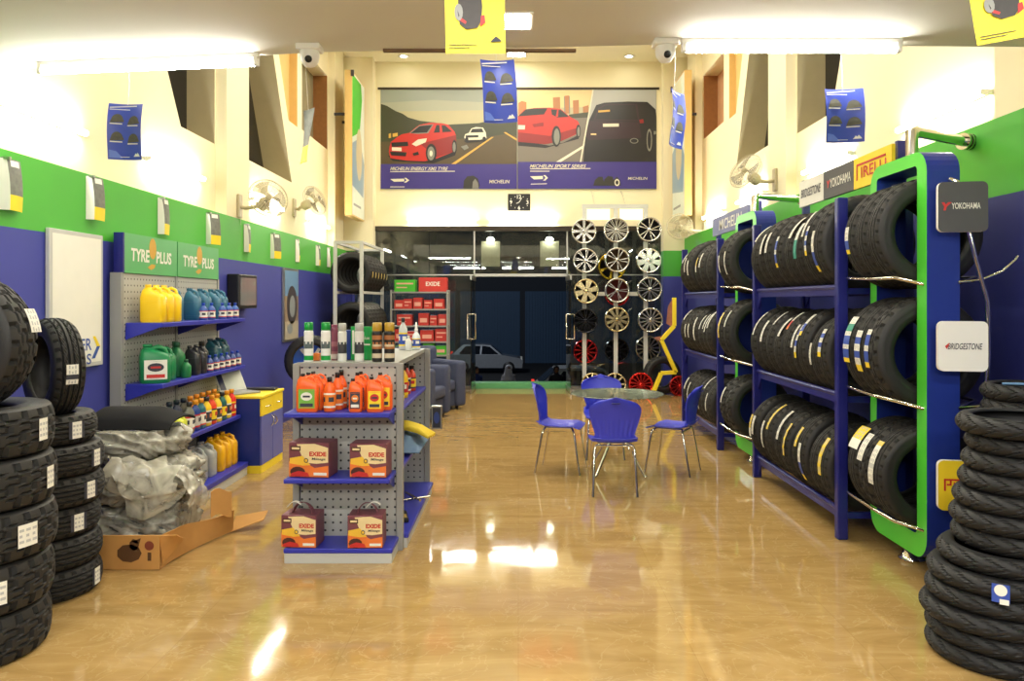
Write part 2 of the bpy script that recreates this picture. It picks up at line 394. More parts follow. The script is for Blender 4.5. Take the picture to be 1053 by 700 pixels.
# ---------------------------------------------------------------- tyres
TY = {}
def tyre_meshes(Ro, W, style, axis, bead=.635):
    """(sidewall mesh, tread mesh); axis 'Y' stands on its tread at z=0, axis 'Z' lies flat on z=0"""
    key = (round(Ro, 3), round(W, 3), style, axis, bead)
    if key in TY: return TY[key]
    r = Ro*bead; h = Ro-r; moto = style == 'moto'
    tw = W*(.47 if moto else .43)
    crown = lambda a: (Ro-abs(a/tw)**(2 if moto else 3)*(W*.30 if moto else .020*(1 if style == 'rib' else .8)))
    edge = crown(tw)
    half = [(tw, edge), (W*.475, edge-h*.06), (W*.5, r+h*.52), (W*.49, r+h*.36), (W*.495, r+h*.34), (W*.475, r+h*.2), (W*.44, r+h*.06), (W*.39, r), (W*.33, r+.004),
            (W*.36, r+h*.25), (W*.41, r+h*.55), (W*.36, edge-.03), (W*.15, Ro-.028)]
    prof = [(rr, a) for a, rr in half]+[(rr, -a) for a, rr in half[::-1]]
    if axis == 'Y': M = T(0, 0, Ro) @ RX(90)
    else: M = T(0, 0, W/2)
    sw = MB().lathe(prof, 64, 0, M).mesh('sidewall', M_MOTO if moto else M_RUB)
    seg, na = (108, 14) if moto else (120, 25)
    v = []; f = []; dep = []
    for i in range(seg):
        th = 2*PI*i/seg
        for j in range(na):
            an = -1+2*j/(na-1); d = 0.
            if moto:
                ph = (i+abs(an)*7.) % 6
                if ph < 1.6 and abs(an) > .12: d = .007
                if abs(an) < .1 and i % 4 == 0: d = .004
            elif style == 'rib':
                if j in (5, 10, 14, 19): d = .009
                elif (j < 4 or j > 20) and i % 4 == 0: d = .007
                elif (6 <= j <= 9 or 15 <= j <= 18) and (i+j) % 4 == 0: d = .005
            elif style == 'block':
                zz = 1 if (i//3) % 2 else -1
                if j in (6+zz, 18+zz) or j == 12-zz: d = .011
                elif (j < 5 or j > 19) and i % 5 == 0: d = .013
                elif 7 < j < 17 and (i+3*(j > 12)) % 6 == 0: d = .010
            a = an*tw; rr = crown(a)-d
            v.append((rr*math.cos(th), rr*math.sin(th), a)); dep.append(d)
    fm = []
    for i in range(seg):
        q = (i+1) % seg
        f += [(i*na+j, q*na+j, q*na+j+1, i*na+j+1) for j in range(na-1)]
        fm += [1 if (dep[i*na+j]+dep[q*na+j]+dep[i*na+j+1]+dep[q*na+j+1])/4 > .0028 else 0 for j in range(na-1)]
    td = MB().add(v, f, fm, False, M).mesh('tread', [M_MOTO if moto else M_TRD, M_GRV])
    TY[key] = (sw, td); return TY[key]
SK = {}
def sticker(Ro, W, a_off, p0, p1, w, mats, pattern, axis='Y'):
    """paper strip that follows the tread; angles from the top towards -x ('Y') or from the camera side towards +x ('Z')"""
    key = (round(Ro, 3), round(W, 3), round(a_off, 3), p0, p1, w, tuple(m.name for m in mats), pattern, axis)
    if key in SK: return SK[key]
    n = len(pattern); b = MB(); rr = Ro+.003
    for i in range(n):
        t0, t1 = R(p0+(p1-p0)*i/n), R(p0+(p1-p0)*(i+1)/n)
        if axis == 'Y':
            q = [(-rr*math.sin(t), a, Ro+rr*math.cos(t)) for t, a in ((t0, a_off-w/2), (t1, a_off-w/2), (t1, a_off+w/2), (t0, a_off+w/2))]
        else:
            q = [(rr*math.sin(t), -rr*math.cos(t), W/2+a) for t, a in ((t0, a_off-w/2), (t1, a_off-w/2), (t1, a_off+w/2), (t0, a_off+w/2))]
        b.add(q, [(0, 1, 2, 3)], int(pattern[i]))
        if pattern[i] == '0' and w > .03:      # faint print on the plain fields
            for u in (.25, .5, .75):
                A = [Vector(x) for x in q]
                l0 = A[0].lerp(A[3], u-.06); l1 = A[1].lerp(A[2], u-.06); l2 = A[1].lerp(A[2], u+.06); l3 = A[0].lerp(A[3], u+.06)
                c = Vector((0, a_off, Ro)) if axis == 'Y' else Vector((0, 0, W/2+a_off))
                out = ((l0+l1+l2+l3)/4-c); out = out.normalized()*.001
                x0, x1 = (.15, .85) if u != .5 else (.15, .6)
                b.add([l0.lerp(l1, x0)+out, l0.lerp(l1, x1)+out, l3.lerp(l2, x1)+out, l3.lerp(l2, x0)+out], [(0, 1, 2, 3)], 3)
    SK[key] = b.mesh('label_sticker', list(mats)+([M_INK] if len(mats) == 3 else []))
    return SK[key]
M_PRINT = mat('faint_print', rgb(186, 186, 184), .6)
PAL = {'white': (M_PAPER, M_INK, M_LGREY, M_PRINT), 'yellow': (M_SYEL, M_PAPER, M_SORG, M_PRINT), 'blue': (M_PAPER, M_SBLUE, M_SYEL, M_PRINT),
       'teal': (M_PAPER, M_STEAL, M_INK, M_PRINT), 'red': (M_PAPER, M_SRED, M_SORG, M_PRINT)}
PATT = {'white': ['000000', '0002000', '00000'], 'yellow': ['0000', '00011', '000000'], 'blue': ['0110112', '010102', '000112'], 'teal': ['000111', '00011'], 'red': ['000011', '0000112']}
def tyre(label, loc, Ro, W, style='rib', axis='Y', rot=(0, 0, 0), stick=(), group=None, name='tyre', bead=.635):
    t = thing(name, label, 'tyre', loc, 0, group, rot)
    sw, td = tyre_meshes(Ro, W, style, axis, bead)
    part('sidewall', sw, None, t); part('tread', td, None, t)
    for s in stick: part('label_sticker', sticker(Ro, W, *s, axis), None, t)
    return t
rnd = random.Random(11)
def strip(kind, p0=None, ln=None, a=0., w=None):
    p0 = rnd.choice([26, 34, 42, 50, 58, 66, 74]) if p0 is None else p0
    ln = rnd.choice([30, 36, 44, 50]) if ln is None else ln
    return (a, p0, p0+ln, w or rnd.choice([.036, .045, .055]), PAL[kind], rnd.choice(PATT[kind]))
STW = {'white': 'white strip', 'yellow': 'yellow strip', 'blue': 'blue-white strip', 'teal': 'teal-white strip', 'red': 'red-ended strip'}

XC = 2.40
def rack_row(zr, ys, Ro, W, kinds, tier, rackname, xc=XC, half=.215, styles=None, p0=None):
    n = len(ys); R0 = Ro
    for i, y in enumerate(ys):
        Ro = R0+rnd.choice([-.012, -.006, 0, .006]); zc = zr+math.sqrt((Ro+.030)**2-half**2)
        kd = kinds[i % len(kinds)]
        st = []
        for q in kd.split('+') if kd else []: st.append(strip(q, p0=p0, a=rnd.uniform(-.25, .25)*W if '+' not in kd else (-.2*W if not st else .25*W)))
        where = 'nearest tyre' if i == 0 else ('farthest tyre' if i == n-1 else '%s tyre from camera' % ORD[i])
        what = (' and '.join(STW[q] for q in kd.split('+'))) if kd else 'bare tread'
        if kd and '+' in kd and len(set(kd.split('+'))) == 1: what = 'two '+STW[kd.split('+')[0]]+'s'
        tyre('%s %s, %s' % (where, tier, what), (xc+rnd.uniform(-.012, .012), y, zc-Ro), Ro, W, (styles or ['rib'])[i % len(styles or ['rib'])], 'Y',
             (0, 0, R(rnd.uniform(-2, 2))), st, 'tyres on the %s' % rackname)

def rack(label, Y0, Y1, levels, ztop, boards):
    t = thing('tyre_rack', label, 'rack', (0, 0, 0), 0, 'blue steel tyre racks'); t.location = (2.4, (Y0+Y1)/2, 0)
    oy = (Y0+Y1)/2
    for y in (Y0, Y1):
        for x in (-.22, .22):
            part('post', MB().box(x-.035, x+.035, y-oy-.03, y-oy+.03, 0, ztop, 0, .006, 1), M_RACK, t)
        for z in list(levels)+[ztop-.3]:
            part('cross_bar', MB().box(-.19, .19, y-oy-.015, y-oy+.015, z-.05, z-.01), M_RACK, t)
    for z in levels:
        for x in (-.215, .215):
            b = MB().tube([(x, Y0-oy+.03, z), (x, Y1-oy-.03, z)], .018, 8)
            b.box(x-.006, x+.006, Y0-oy+.03, Y1-oy-.03, z-.06, z-.01)
            for e, s in ((Y0-oy+.03, 1), (Y1-oy-.03, -1)):
                b.add([(x-.006, e, z-.06), (x-.006, e+s*.09, z-.06), (x-.006, e, z-.17), (x+.006, e, z-.06), (x+.006, e+s*.09, z-.06), (x+.006, e, z-.17)],
                      [(0, 1, 2), (3, 5, 4), (1, 4, 5, 2)])
            part('rail', b, M_RACK, t)
    for y in (Y0+.08, Y1-.02): part('sign_post', MB().box(.19, .25, y-oy-.02, y-oy+.02, ztop, 2.70), M_RACK, t)
    for y0, y1, m, body, tm, kw in boards:
        s = part('sign_board', MB().box(-(y1-y0)/2, (y1-y0)/2, -.012, .012, 0, .23), m, t, (.165, (y0+y1)/2-oy, 2.45), (0, 0, R(-90)))
        for w in body: part('lettering', MB().text(w[0], w[1], w[2], w[3], w[4], -.016, 0, w[5] if len(w) > 5 else 0, .01), w[6] if len(w) > 6 else tm, s)
        if kw: kw(s)
    return t
M_CHARC = mat('charcoal_board', rgb(70, 70, 72), .5)
M_WBOARD = mat('white_board', rgb(226, 224, 214), .5)
def pirelli_mark(s):   # the long stroke of the first letter over the word, bent at its left end
    part('emblem', MB().box(-.25, .22, -.016, -.014, .165, .18).box(-.25, -.235, -.016, -.014, .06, .165), M_SRED, s)
def yoko_mark(s, x=-.215, z=.085, k=.06):
    part('emblem', MB().poly([(x, z+k), (x+k*.35, z+k), (x+k*.5, z+k*.7), (x+k*.75, z+k), (x+k*1.2, z+k), (x+k*.6, z+k*.45), (x+k*.5, z), (x+k*.2, z), (x+k*.32, z+k*.45)], -.016), M_SRED, s)
rack('near blue steel tyre rack with three tiers under white, grey and yellow name boards', 5.29, 7.16, (.19, .97, 1.70), 2.30,
     [(6.56, 7.12, M_WBOARD, [('BRIDGESTONE', .0, .115, .46, .075, .25)], M_INK, None),
      (5.97, 6.555, M_CHARC, [('YOKOHAMA', .05, .115, .40, .075)], M_PAPER, yoko_mark),
      (5.36, 5.965, M_SYEL, [('IRELLI', .03, .11, .40, .08)], M_SRED, pirelli_mark)])
rack('far blue steel tyre rack with three tiers under a blue name board', 8.46, 10.27, (.19, .97, 1.70), 2.28,
     [(8.7, 10.3, mat('slate_blue_board', rgb(112, 118, 160), .5), [('MICHELIN', .05, .115, 1.0, .13, .1)], M_PAPER, None)])
def spaced(a, b, n): return [a+(b-a)*i/(n-1) for i in range(n)]
NR = 'near blue rack'
rack_row(1.70, spaced(5.47, 6.96, 8), .335, .182, ['blue', 'blue+white', 'teal', 'white', 'blue', 'white', 'white', 'white'], 'on top tier of near blue rack', NR)
rack_row(.97, spaced(5.42, 6.98, 9), .31, .166, ['blue', 'white', 'blue', 'blue+white', 'red', 'white', 'white', 'white', 'white'], 'on middle tier of near blue rack', NR)
rack_row(.19, spaced(5.42, 6.98, 9), .315, .166, ['yellow', '', 'blue', 'yellow', 'yellow', 'white', 'yellow', 'white', 'white+yellow'], 'on bottom tier of near blue rack', NR)
FR = 'far blue rack'
rack_row(1.70, spaced(8.68, 10.05, 6), .335, .19, ['', 'white', 'yellow', 'white', 'white', 'white'], 'on top tier of far blue rack', FR)
rack_row(.97, spaced(8.66, 10.06, 7), .31, .19, ['white', 'white+white', 'white', 'white', 'white', 'white', 'white'], 'on middle tier of far blue rack', FR)
rack_row(.19, spaced(8.68, 10.04, 6), .31, .2, ['white', 'white', 'white', '', 'white', 'white'], 'on bottom tier of far blue rack', FR)

# revolving stands: an upright rounded loop, green towards the aisle and blue on its edge
def rounded(y0, y1, z0, z1, r, n=6):
    pts = []
    for cy, cz, a0 in ((y1-r, z0+r, -90), (y1-r, z1-r, 0), (y0+r, z1-r, 90), (y0+r, z0+r, 180)):
        pts += [(cy+r*math.cos(R(a0+90*i/n)), cz+r*math.sin(R(a0+90*i/n))) for i in range(n+1)]
    return pts
def stand(label, X, Y, plates, which):
    t = thing('tyre_stand', label, 'stand', (X, Y, 0), 0, 'green and blue revolving tyre stands')
    L = .36; t0 = .095
    O = rounded(-L, L, .10, 2.48, .13); I = rounded(-L+.11, L-.09, .235, 2.40, .03)
    k = len(O); b = MB()
    for x, m in ((-t0, 0), (t0, 0)):
        b.add([(x, y, z) for y, z in O]+[(x, y, z) for y, z in I], [(i, (i+1) % k, k+(i+1) % k, k+i) for i in range(k)], m)
    for lp in (O, I):
        b.add([(-t0, y, z) for y, z in lp]+[(t0, y, z) for y, z in lp], [(i, (i+1) % k, k+(i+1) % k, k+i) for i in range(k)], 1)
    part('loop_frame', b, [M_LIME, M_RACKD], t)
    part('base_foot', MB().lathe([(0, 0), (.075, 0), (.08, .015), (.055, .03), (.055, .045), (.045, .05), (.045, .10), (0, .10)], 24), M_CHROME, t)
    part('pole', MB().tube([(0, 0, 2.48), (0, 0, 2.66)], .038, 14), M_CHROME, t)
    b = MB().tube([(0, 0, 2.62), (0.01, 0.005, 2.645), (.03, .015, 2.655), (XR-X-.02, .33, 2.655)], .034, 14)
    d = Vector((XR-X, .33, 0)).normalized()
    for q in (0, .03, .055): b.tube([(XR-X-.075+q, .30+q*.4, 2.655), (XR-X-.06+q, .307+q*.4, 2.655)], .055, 18)
    part('wall_bracket', b, M_CHROME, t)
    for z in (.295, 1.0, 1.72):
        b = MB().tube([(-.09, -L+.04, z-.02), (-.235, -L+.085, z+.02), (-.24, 0, z+.02), (-.245, L+.0, z+.035)], .011, 8)
        part('holder_rod', b, M_CHROME, t)
        b = MB().tube([(.09, -L+.04, z-.02), (.235, -L+.085, z+.02), (.24, L-.04, z+.02)], .011, 8)
        part('holder_rod', b, M_CHROME, t)
        b = MB().tube([(.08, -L-.01, z-.01), (.2, -L-.02, z+.0), (.32, -L-.03, z+.05), (.40, -L-.03, z+.12), (.41, -L-.03, z+.14)], .009, 8)
        part('tyre_hook', b, M_CHROME, t)
    if plates:
        b = MB().tube([(.03, -L-.015, 2.30), (.04, -L-.07, 2.28), (.14, -L-.075, 1.85), (.21, -L-.075, 1.60), (.215, -L-.075, 1.3), (.20, -L-.06, .95)], .013, 10)
        part('plate_rail', b, M_CHROME, t)
    for z, m, em, fn in plates:
        O = [(x, zz) for x, zz in rounded(-.13, .13, -.14, .14, .03, 4)]
        p = part('sign_plate', MB().prism(O, -.008, .022, 1, None, 0), [m, em], t, (.045, -L-.115, z), (0, 0, R(-9)))
        fn(p)
    return t
def pl_yoko(p):
    yoko_mark(p, -.115, -.02, .045); part('lettering', MB().text('YOKOHAMA', .015, .005, .15, .035, -.010, 0, 0, .012), M_PAPER, p)
def pl_bridge(p):
    part('lettering', MB().text('BRIDGESTONE', .01, .0, .18, .035, -.010, 0, .25, .012), M_INK, p)
    part('emblem', MB().poly([(-.095, .0), (-.075, .018), (-.07, .018), (-.085, -.016)], -.0105), M_SRED, p)
def pl_pirelli(p):
    b = MB().rect(-.10, .10, .028, .038, -.010).rect(-.10, -.09, -.03, .03, -.010).text('IRELLI', .025, -.005, .15, .05, -.010, 0, 0, .015)
    b.rect(-.085, -.065, .0, .01, -.010).rect(-.07, -.06, .0, .03, -.010)
    part('lettering', b, M_SRED, p)
SX, SY = 2.44, 4.86
stand('near green and blue revolving tyre stand with three name plates', SX, SY,
      [(2.13, M_CHARC, M_WHITE, pl_yoko), (1.35, M_WHITE, M_WHITE, pl_bridge), (.57, M_SYEL, M_WHITE, pl_pirelli)], 0)
stand('far green and blue revolving tyre stand between the two blue racks', 2.36, 7.82, [], 1)
def stand_row(X, ys, zr, Ro, W, kinds, tier, grp, styles=('rib',)):
    n = len(ys); zc = zr+math.sqrt((Ro+.026)**2-.235**2)
    for i, y in enumerate(ys):
        st = [strip(q, p0=a, ln=ln, a=ao*W, w=w) for q, a, ln, ao, w in kinds[i]]
        where = ('nearest' if i == 0 else ('farthest' if i == n-1 else 'middle'))
        what = ' and '.join(sorted(set(STW[q[0]] for q in kinds[i]))) if kinds[i] else 'bare tread'
        tyre('%s tyre on the %s, %s' % (where, tier, what), (X, y, zc-Ro), Ro, W, styles[i % len(styles)], 'Y', (0, 0, 0), st, grp)
ys = [SY-.155, SY+.01, SY+.175]
G = 'tyres on the near revolving stand'
stand_row(SX, ys, 1.74, .33, .160, [[], [('white', 8, 12, 0, .05)], [('blue', 78, 30, 0, .05)]], 'top tier of near green stand', G, ('rib', 'rib', 'rib'))
stand_row(SX, ys, 1.02, .335, .160, [[('blue', 66, 40, .22, .055)], [('blue', 68, 44, .0, .075)], [('teal', 52, 18, 0, .085), ('blue', 70, 34, 0, .085)]], 'middle tier of near green stand', G, ('block', 'rib', 'rib'))
stand_row(SX, ys, .315, .31, .160, [[('white', 60, 40, .2, .065), ('yellow', 50, 10, .2, .065)], [('white', 46, 34, .22, .07)], [('yellow', 40, 30, 0, .13)]], 'bottom tier of near green stand', G, ('rib', 'block', 'rib'))
G = 'tyres on the far revolving stand'
ys = [7.72, 7.94]
stand_row(2.36, ys, 1.74, .33, .2, [[('white', 75, 40, .0, .03)], [('white', 80, 30, 0, .03)]], 'top tier of far green stand', G)
stand_row(2.36, ys, 1.02, .335, .2, [[('white', 50, 30, .0, .035)], [('yellow', 55, 45, 0, .05)]], 'middle tier of far green stand', G)
stand_row(2.36, ys, .315, .31, .2, [[], [('white', 55, 30, 0, .03)]], 'bottom tier of far green stand', G, ('block',))

# left stacks: flat tyres with paper tags, one standing tyre on each
def tagst(az, a=0, w=.11, ln=16): return (a, az, az+ln, w, PAL['white'], '20001')
X1, Y1 = -2.55, 3.59
ph = .226; azs = [86, 92, 66, 46, 42]
pos = ['topmost', 'second from the top', 'middle', 'second from the bottom', 'bottom']
for i in range(5):
    z = (4-i)*ph
    tyre('%s tyre lying in the near left stack of off-road tyres' % pos[i], (X1+(.0, .012, .015, .0, -.015)[i], Y1, z), .37, ph-.002, 'block', 'Z', (0, 0, R(i*7)),
         [(0, azs[i]-i*7, azs[i]-i*7+(15 if i > 1 else 10), .10, PAL['white'], '000')], 'off-road tyres in the near left stack', bead=.56)
tyre('off-road tyre standing upright on the near left stack, partly out of frame', (X1-.005, Y1-.02, 5*ph-.042), .325, .22, 'block', 'Y', (0, 0, R(0)),
     [(.06, -82, -62, .075, PAL['white'], '0000')], None, bead=.56)
X2, Y2 = -2.65, 4.34
ph = .165; azs = [62, 80, 70, 60, 40, 84]
pos = ['topmost', 'second from the top', 'third from the top', 'third from the bottom', 'second from the bottom', 'bottom']
for i in range(6):
    dx = (-.03, .01, .012, -.01, .0, .0)[i]
    tyre('%s tyre lying in the second left stack, behind the off-road tyres' % pos[i], (X2+dx, Y2, (5-i)*ph), .31, ph-.002, 'rib', 'Z', (0, 0, R(i*9)),
         [(0, azs[i]-i*9, azs[i]-i*9+18, .09, PAL['white'], '10001')] if i != 4 else [], 'car tyres in the second left stack')
tyre('car tyre standing upright on the second left stack in front of the wall poster', (X2+.06, Y2+.02, 6*ph-.03), .275, .165, 'rib', 'Y', (0, 0, R(-40)),
     [(.0, -106, -84, .06, PAL['white'], '0100')], None)

# motorcycle tyres at the right
ph = .0835
rads = [.31, .31, .315, .31, .31, .30, .29, .28, .275, .27, .265, .26, .285]
lefts = [1.846, 1.846, 1.82, 1.846, 1.855, 1.90, 1.965, 1.955, 1.97, 1.995, 2.01, 2.025, 1.987]
dxs = [l+r-2.125 for l, r in zip(lefts, rads)]
MX, MY = 2.16, 3.56
nM = len(rads)
def nth(i, n): return 'topmost' if i == n-1 else ('bottom' if i == 0 else ('%s from the bottom' % ORD[i] if i < n/2 else '%s from the top' % ORD[n-1-i]))
for i in range(nM):
    st = []
    if i == 4: st = [(.0, -21, -7, .075, (M_SBLUE, M_PAPER, M_SRED, M_PRINT), '111')]
    t = tyre('%s motorcycle tyre in the front stack at right%s' % (nth(i, nM), ', with a blue tag' if i == 4 else ''), (MX+dxs[i], MY, i*ph), rads[i], ph+.0, 'moto', 'Z', (0, 0, R(i*23) if i != 4 else 0), [], 'motorcycle tyres in the front stack', 'tyre', bead=.74)
    if i == 4:
        a = R(-33); rr = rads[i]+.006
        g = MB().rect(-.033, .033, -.045, .03, 0, 0).ell(0, .005, .024, .024, -.001, 1).rect(-.004, .03, -.052, -.03, -.001, 1)
        part('label_sticker', g, [M_SBLUE, M_PAPER], t, (rr*math.sin(a), -rr*math.cos(a), ph/2+.005), (R(-6), 0, a), 'blue tag with a white disc')
MX2, MY2 = 2.70, 4.12
for i in range(14):
    tyre('%s motorcycle tyre in the rear stack at right' % nth(i, 14), (MX2, MY2, i*ph), .237 if i < 13 else .24, ph, 'moto', 'Z', (0, 0, R(i*31)), [], 'motorcycle tyres in the rear stack', 'tyre', bead=.72)
single('tie_cord', MB().tube([(MX2-.19, MY2-.06, 14*ph+.006), (MX2-.17, MY2-.12, 14*ph+.012), (MX2-.10, MY2-.17, 14*ph+.012), (MX2-.08, MY2-.22, 14*ph+.004), (MX2-.10, MY2-.25, 14*ph-.03)], .007, 6),
       mat('cord_blue', rgb(90, 130, 170), .6), 'light blue cord lying over the topmost tyre of the rear motorcycle stack', 'cord')

# ---------------------------------------------------------------- bottles
def loft(b, secs, seg=24, m=0, M=None, smooth=True):
    """secs: (z, cx, cy, half width, half depth, squareness)"""
    v = []
    for z, cx, cy, a, d, n in secs:
        for i in range(seg):
            t = 2*PI*i/seg; c, s = math.cos(t), math.sin(t); e = 2/n
            v.append((cx+a*math.copysign(abs(c)**e, c), cy+d*math.copysign(abs(s)**e, s), z))
    k = len(secs); f = [(i*seg+j, i*seg+(j+1) % seg, (i+1)*seg+(j+1) % seg, (i+1)*seg+j) for i in range(k-1) for j in range(seg)]
    b.add(v, f, m, smooth, M)
    b.add(v[:seg], [list(range(seg))[::-1]], m, False, M); b.add(v[-seg:], [list(range(seg))], m, False, M)
    return b
CACHE = {}
def cached(key, fn):
    if key not in CACHE: CACHE[key] = fn()
    return CACHE[key]
def plastic(c): return mat('plastic_%d_%d_%d' % c, rgb(*c), .33, vary=.05)
def jug(label, loc, w, d, h, col, cap, group, lab=None, name='oil_jug', rotz=0):
    """rounded block body, handle beside the neck, screw cap, printed label"""
    t = thing(name, label, 'bottle', loc, rotz, group)
    mc, mk = plastic(col), plastic(cap); a, e = w/2, d/2
    def body():
        b = loft(MB(), [(0, 0, 0, a*.92, e*.92, 5), (.012, 0, 0, a, e, 5), (h*.66, 0, 0, a, e, 5), (h*.74, -a*.06, 0, a*.9, e*.95, 4), (h*.84, -a*.35, 0, a*.55, e*.7, 3), (h*.90, -a*.45, 0, a*.30, e*.45, 2.2), (h*.93, -a*.45, 0, a*.26, e*.4, 2)], 24)
        for z in (.08, .13, .56): b.tube([(a*math.cos(q)*abs(math.cos(q))**-.6*1.003 if abs(math.cos(q)) > 1e-6 else 0, e*math.sin(q)*abs(math.sin(q))**-.6*1.003 if abs(math.sin(q)) > 1e-6 else 0, h*z) for q in [2*PI*i/24 for i in range(24)]], .0016, 4, closed=True)
        return b.mesh('body', mc)
    part('body', cached(('jb', w, d, h, col), body), None, t)
    part('handle', cached(('jh', w, d, h, col), lambda: MB().tube([(-a*.2, 0, h*.87), (a*.25, 0, h*.92), (a*.62, 0, h*.86), (a*.78, 0, h*.68)], min(a, e)*.24, 8).mesh('handle', mc)), None, t)
    part('cap', cached(('jc', w, d, h, cap), lambda: MB().lathe([(0, h*.92), (min(a, e)*.42, h*.92), (min(a, e)*.42, h*.995), (min(a, e)*.36, h), (0, h)], 16, 0, T(-a*.45, 0, 0)).mesh('cap', mk)), None, t)
    if lab: part('label', cached(('jl', w, d, h, lab), lambda: label_mesh(w*.74, h*.10, h*.60, -e*1.002-.0008, lab)), None, t)
    return t
M_LAB = {'white': (M_PAPER, M_INK, M_SRED), 'green': (mat('label_green', rgb(120, 180, 70), .5), M_PAPER, M_INK), 'yellow': (M_SYEL, M_SRED, M_INK), 'orange': (M_SORG, M_INK, M_PAPER),
         'dark': (M_INK, M_SORG, M_PAPER), 'blue': (M_SBLUE, M_PAPER, M_SYEL), 'red': (M_SRED, M_PAPER, M_SYEL), 'silver': (M_LGREY, M_INK, M_SRED)}
def label_mesh(w, z0, z1, y, kind):
    b = MB().rect(-w/2, w/2, z0, z1, y, 0); hh = z1-z0
    b.ell(0, z0+hh*.62, w*.36, hh*.22, y-.0007, 1, 16); b.rect(-w*.4, w*.4, z0+hh*.08, z0+hh*.26, y-.0007, 2); b.rect(-w*.22, w*.22, z0+hh*.57, z0+hh*.67, y-.0014, 2)
    return b.mesh('label', M_LAB[kind])
def band_mesh(r, z0, z1, kind):
    b = MB(); n = 20; hh = z1-z0; rows = [(0, .12, 2), (.12, .4, 0), (.4, .72, 1), (.72, .88, 0), (.88, 1, 2)]
    for i in range(n):
        a0, a1 = 2*PI*i/n, 2*PI*(i+1)/n
        for u, w_, m in rows:
            mm = m if m != 1 or i % 5 in (0, 1, 2) else 0
            b.add([(r*math.cos(a0), r*math.sin(a0), z0+hh*u), (r*math.cos(a1), r*math.sin(a1), z0+hh*u), (r*math.cos(a1), r*math.sin(a1), z0+hh*w_), (r*math.cos(a0), r*math.sin(a0), z0+hh*w_)], [(0, 1, 2, 3)], mm)
    return b.mesh('label', M_LAB[kind])
def bottle(label, loc, r, h, col, cap, group, lab=None, name='oil_bottle', flat=1., rotz=0):
    t = thing(name, label, 'bottle', loc, rotz, group)
    S = Matrix.Diagonal((1, flat, 1, 1))
    prof = [(0, 0), (r*.9, 0), (r, h*.03), (r, h*.58), (r*.93, h*.66), (r*.6, h*.77), (r*.36, h*.84), (r*.34, h*.87), (0, h*.87)]
    part('body', cached(('bb', r, h, col, flat), lambda: MB().lathe(prof, 20, 0, S).mesh('body', plastic(col))), None, t)
    part('cap', cached(('bc', r, h, cap, flat), lambda: MB().lathe([(0, h*.86), (r*.42, h*.86), (r*.42, h*.985), (r*.36, h), (0, h)], 14).mesh('cap', plastic(cap))), None, t)
    if lab:
        def lb():
            me = band_mesh(r*1.006, h*.12, h*.54, lab)
            for v in me.vertices: v.co.y *= flat
            return me
        part('label', cached(('bl', r, h, lab, flat), lb), None, t)
    return t
CANART = {'green': ((26, 150, 62), (236, 236, 230), (90, 104, 104)), 'grey': ((222, 222, 214), (60, 62, 64), (150, 150, 148)), 'gold': ((34, 32, 28), (170, 110, 60), (206, 190, 160)), 'plum': ((134, 70, 92), (170, 110, 120), (220, 200, 196))}
CANROW = {'green': '001112221111', 'grey': '000111110000', 'gold': '022001210110', 'plum': '221001100000'}
def can(label, loc, r, h, col, cap, group, lab, name='spray_can', caph=.19):
    t = thing(name, label, 'can', loc, 0, group)
    part('body', cached(('cb', r, h, col), lambda: MB().lathe([(0, 0), (r*.96, 0), (r, h*.02), (r, h*(1-caph)-.012), (r*.8, h*(1-caph)), (0, h*(1-caph))], 22).mesh('body', plastic(col))), None, t)
    part('cap', cached(('cc', r, h, cap), lambda: MB().lathe([(r*.86, h*(1-caph)-.004), (r*.96, h*(1-caph)), (r*.94, h*.985), (r*.85, h), (0, h)], 22).mesh('cap', plastic(cap))), None, t)
    def art():
        b = MB(); n = 22; z0, z1 = h*.04, h*(1-caph)-.016; hh = z1-z0; q = r*1.006
        for i in range(n):
            a0, a1 = 2*PI*i/n, 2*PI*(i+1)/n
            for u in range(12):
                m = int(CANROW[lab][(u+(i % 3 == 0)*(u in (3, 7))) % 12])
                if m == 2 and i % 11 in (0, 1, 10): m = 1
                b.add([(q*math.cos(a0), q*math.sin(a0), z0+hh*u/12), (q*math.cos(a1), q*math.sin(a1), z0+hh*u/12), (q*math.cos(a1), q*math.sin(a1), z0+hh*(u+1)/12), (q*math.cos(a0), q*math.sin(a0), z0+hh*(u+1)/12)], [(0, 1, 2, 3)], m)
        return b.mesh('label', [plastic(q) for q in CANART[lab]])
    part('label', cached(('cl', r, h, lab), art), None, t)
    return t

# ---------------------------------------------------------------- wall shelving unit at the left
UX = -3.0
SH = [(1.437, -2.715, 5.98, 7.80), (.97, -2.715, 5.98, 7.80), (.555, -2.57, 5.98, 7.26), (.12, -2.50, 5.98, 7.26)]
t = thing('wall_shelving', 'grey pegboard wall shelving with blue shelves under two green name boards', 'shelving', (UX, 6.9, 0), 90)
# local frame: x runs away along the wall, -y into the room
def ly(y): return y-6.9
for y0, y1 in ((5.95, 6.86), (6.90, 7.81)):
    part('back_panel', MB().box(ly(y0), ly(y1), .0, .03, .0, 1.815), M_PEG, t)
for y in (5.92, 6.865, 7.815): part('upright', MB().box(ly(y)-.02, ly(y)+.02, -.01, .075, 0, 1.82), M_GREY, t)
for z, x, y0, y1 in SH[:3]:
    D = x-UX; b = MB().box(ly(y0)+.0, ly(y1), -D, -.002, z-.035, z, 0, .004, 1)
    for yy in (y0, (y0+y1)/2, y1-.012):
        b.add([(ly(yy), -.002, z-.13), (ly(yy), -.002, z-.03), (ly(yy), -D+.01, z-.03), (ly(yy)+.012, -.002, z-.13), (ly(yy)+.012, -.002, z-.03), (ly(yy)+.012, -D+.01, z-.03)],
              [(0, 1, 2), (3, 5, 4), (0, 2, 5, 3)], 0)
    part('shelf', b, M_SHELF, t)
z, x, y0, y1 = SH[3]
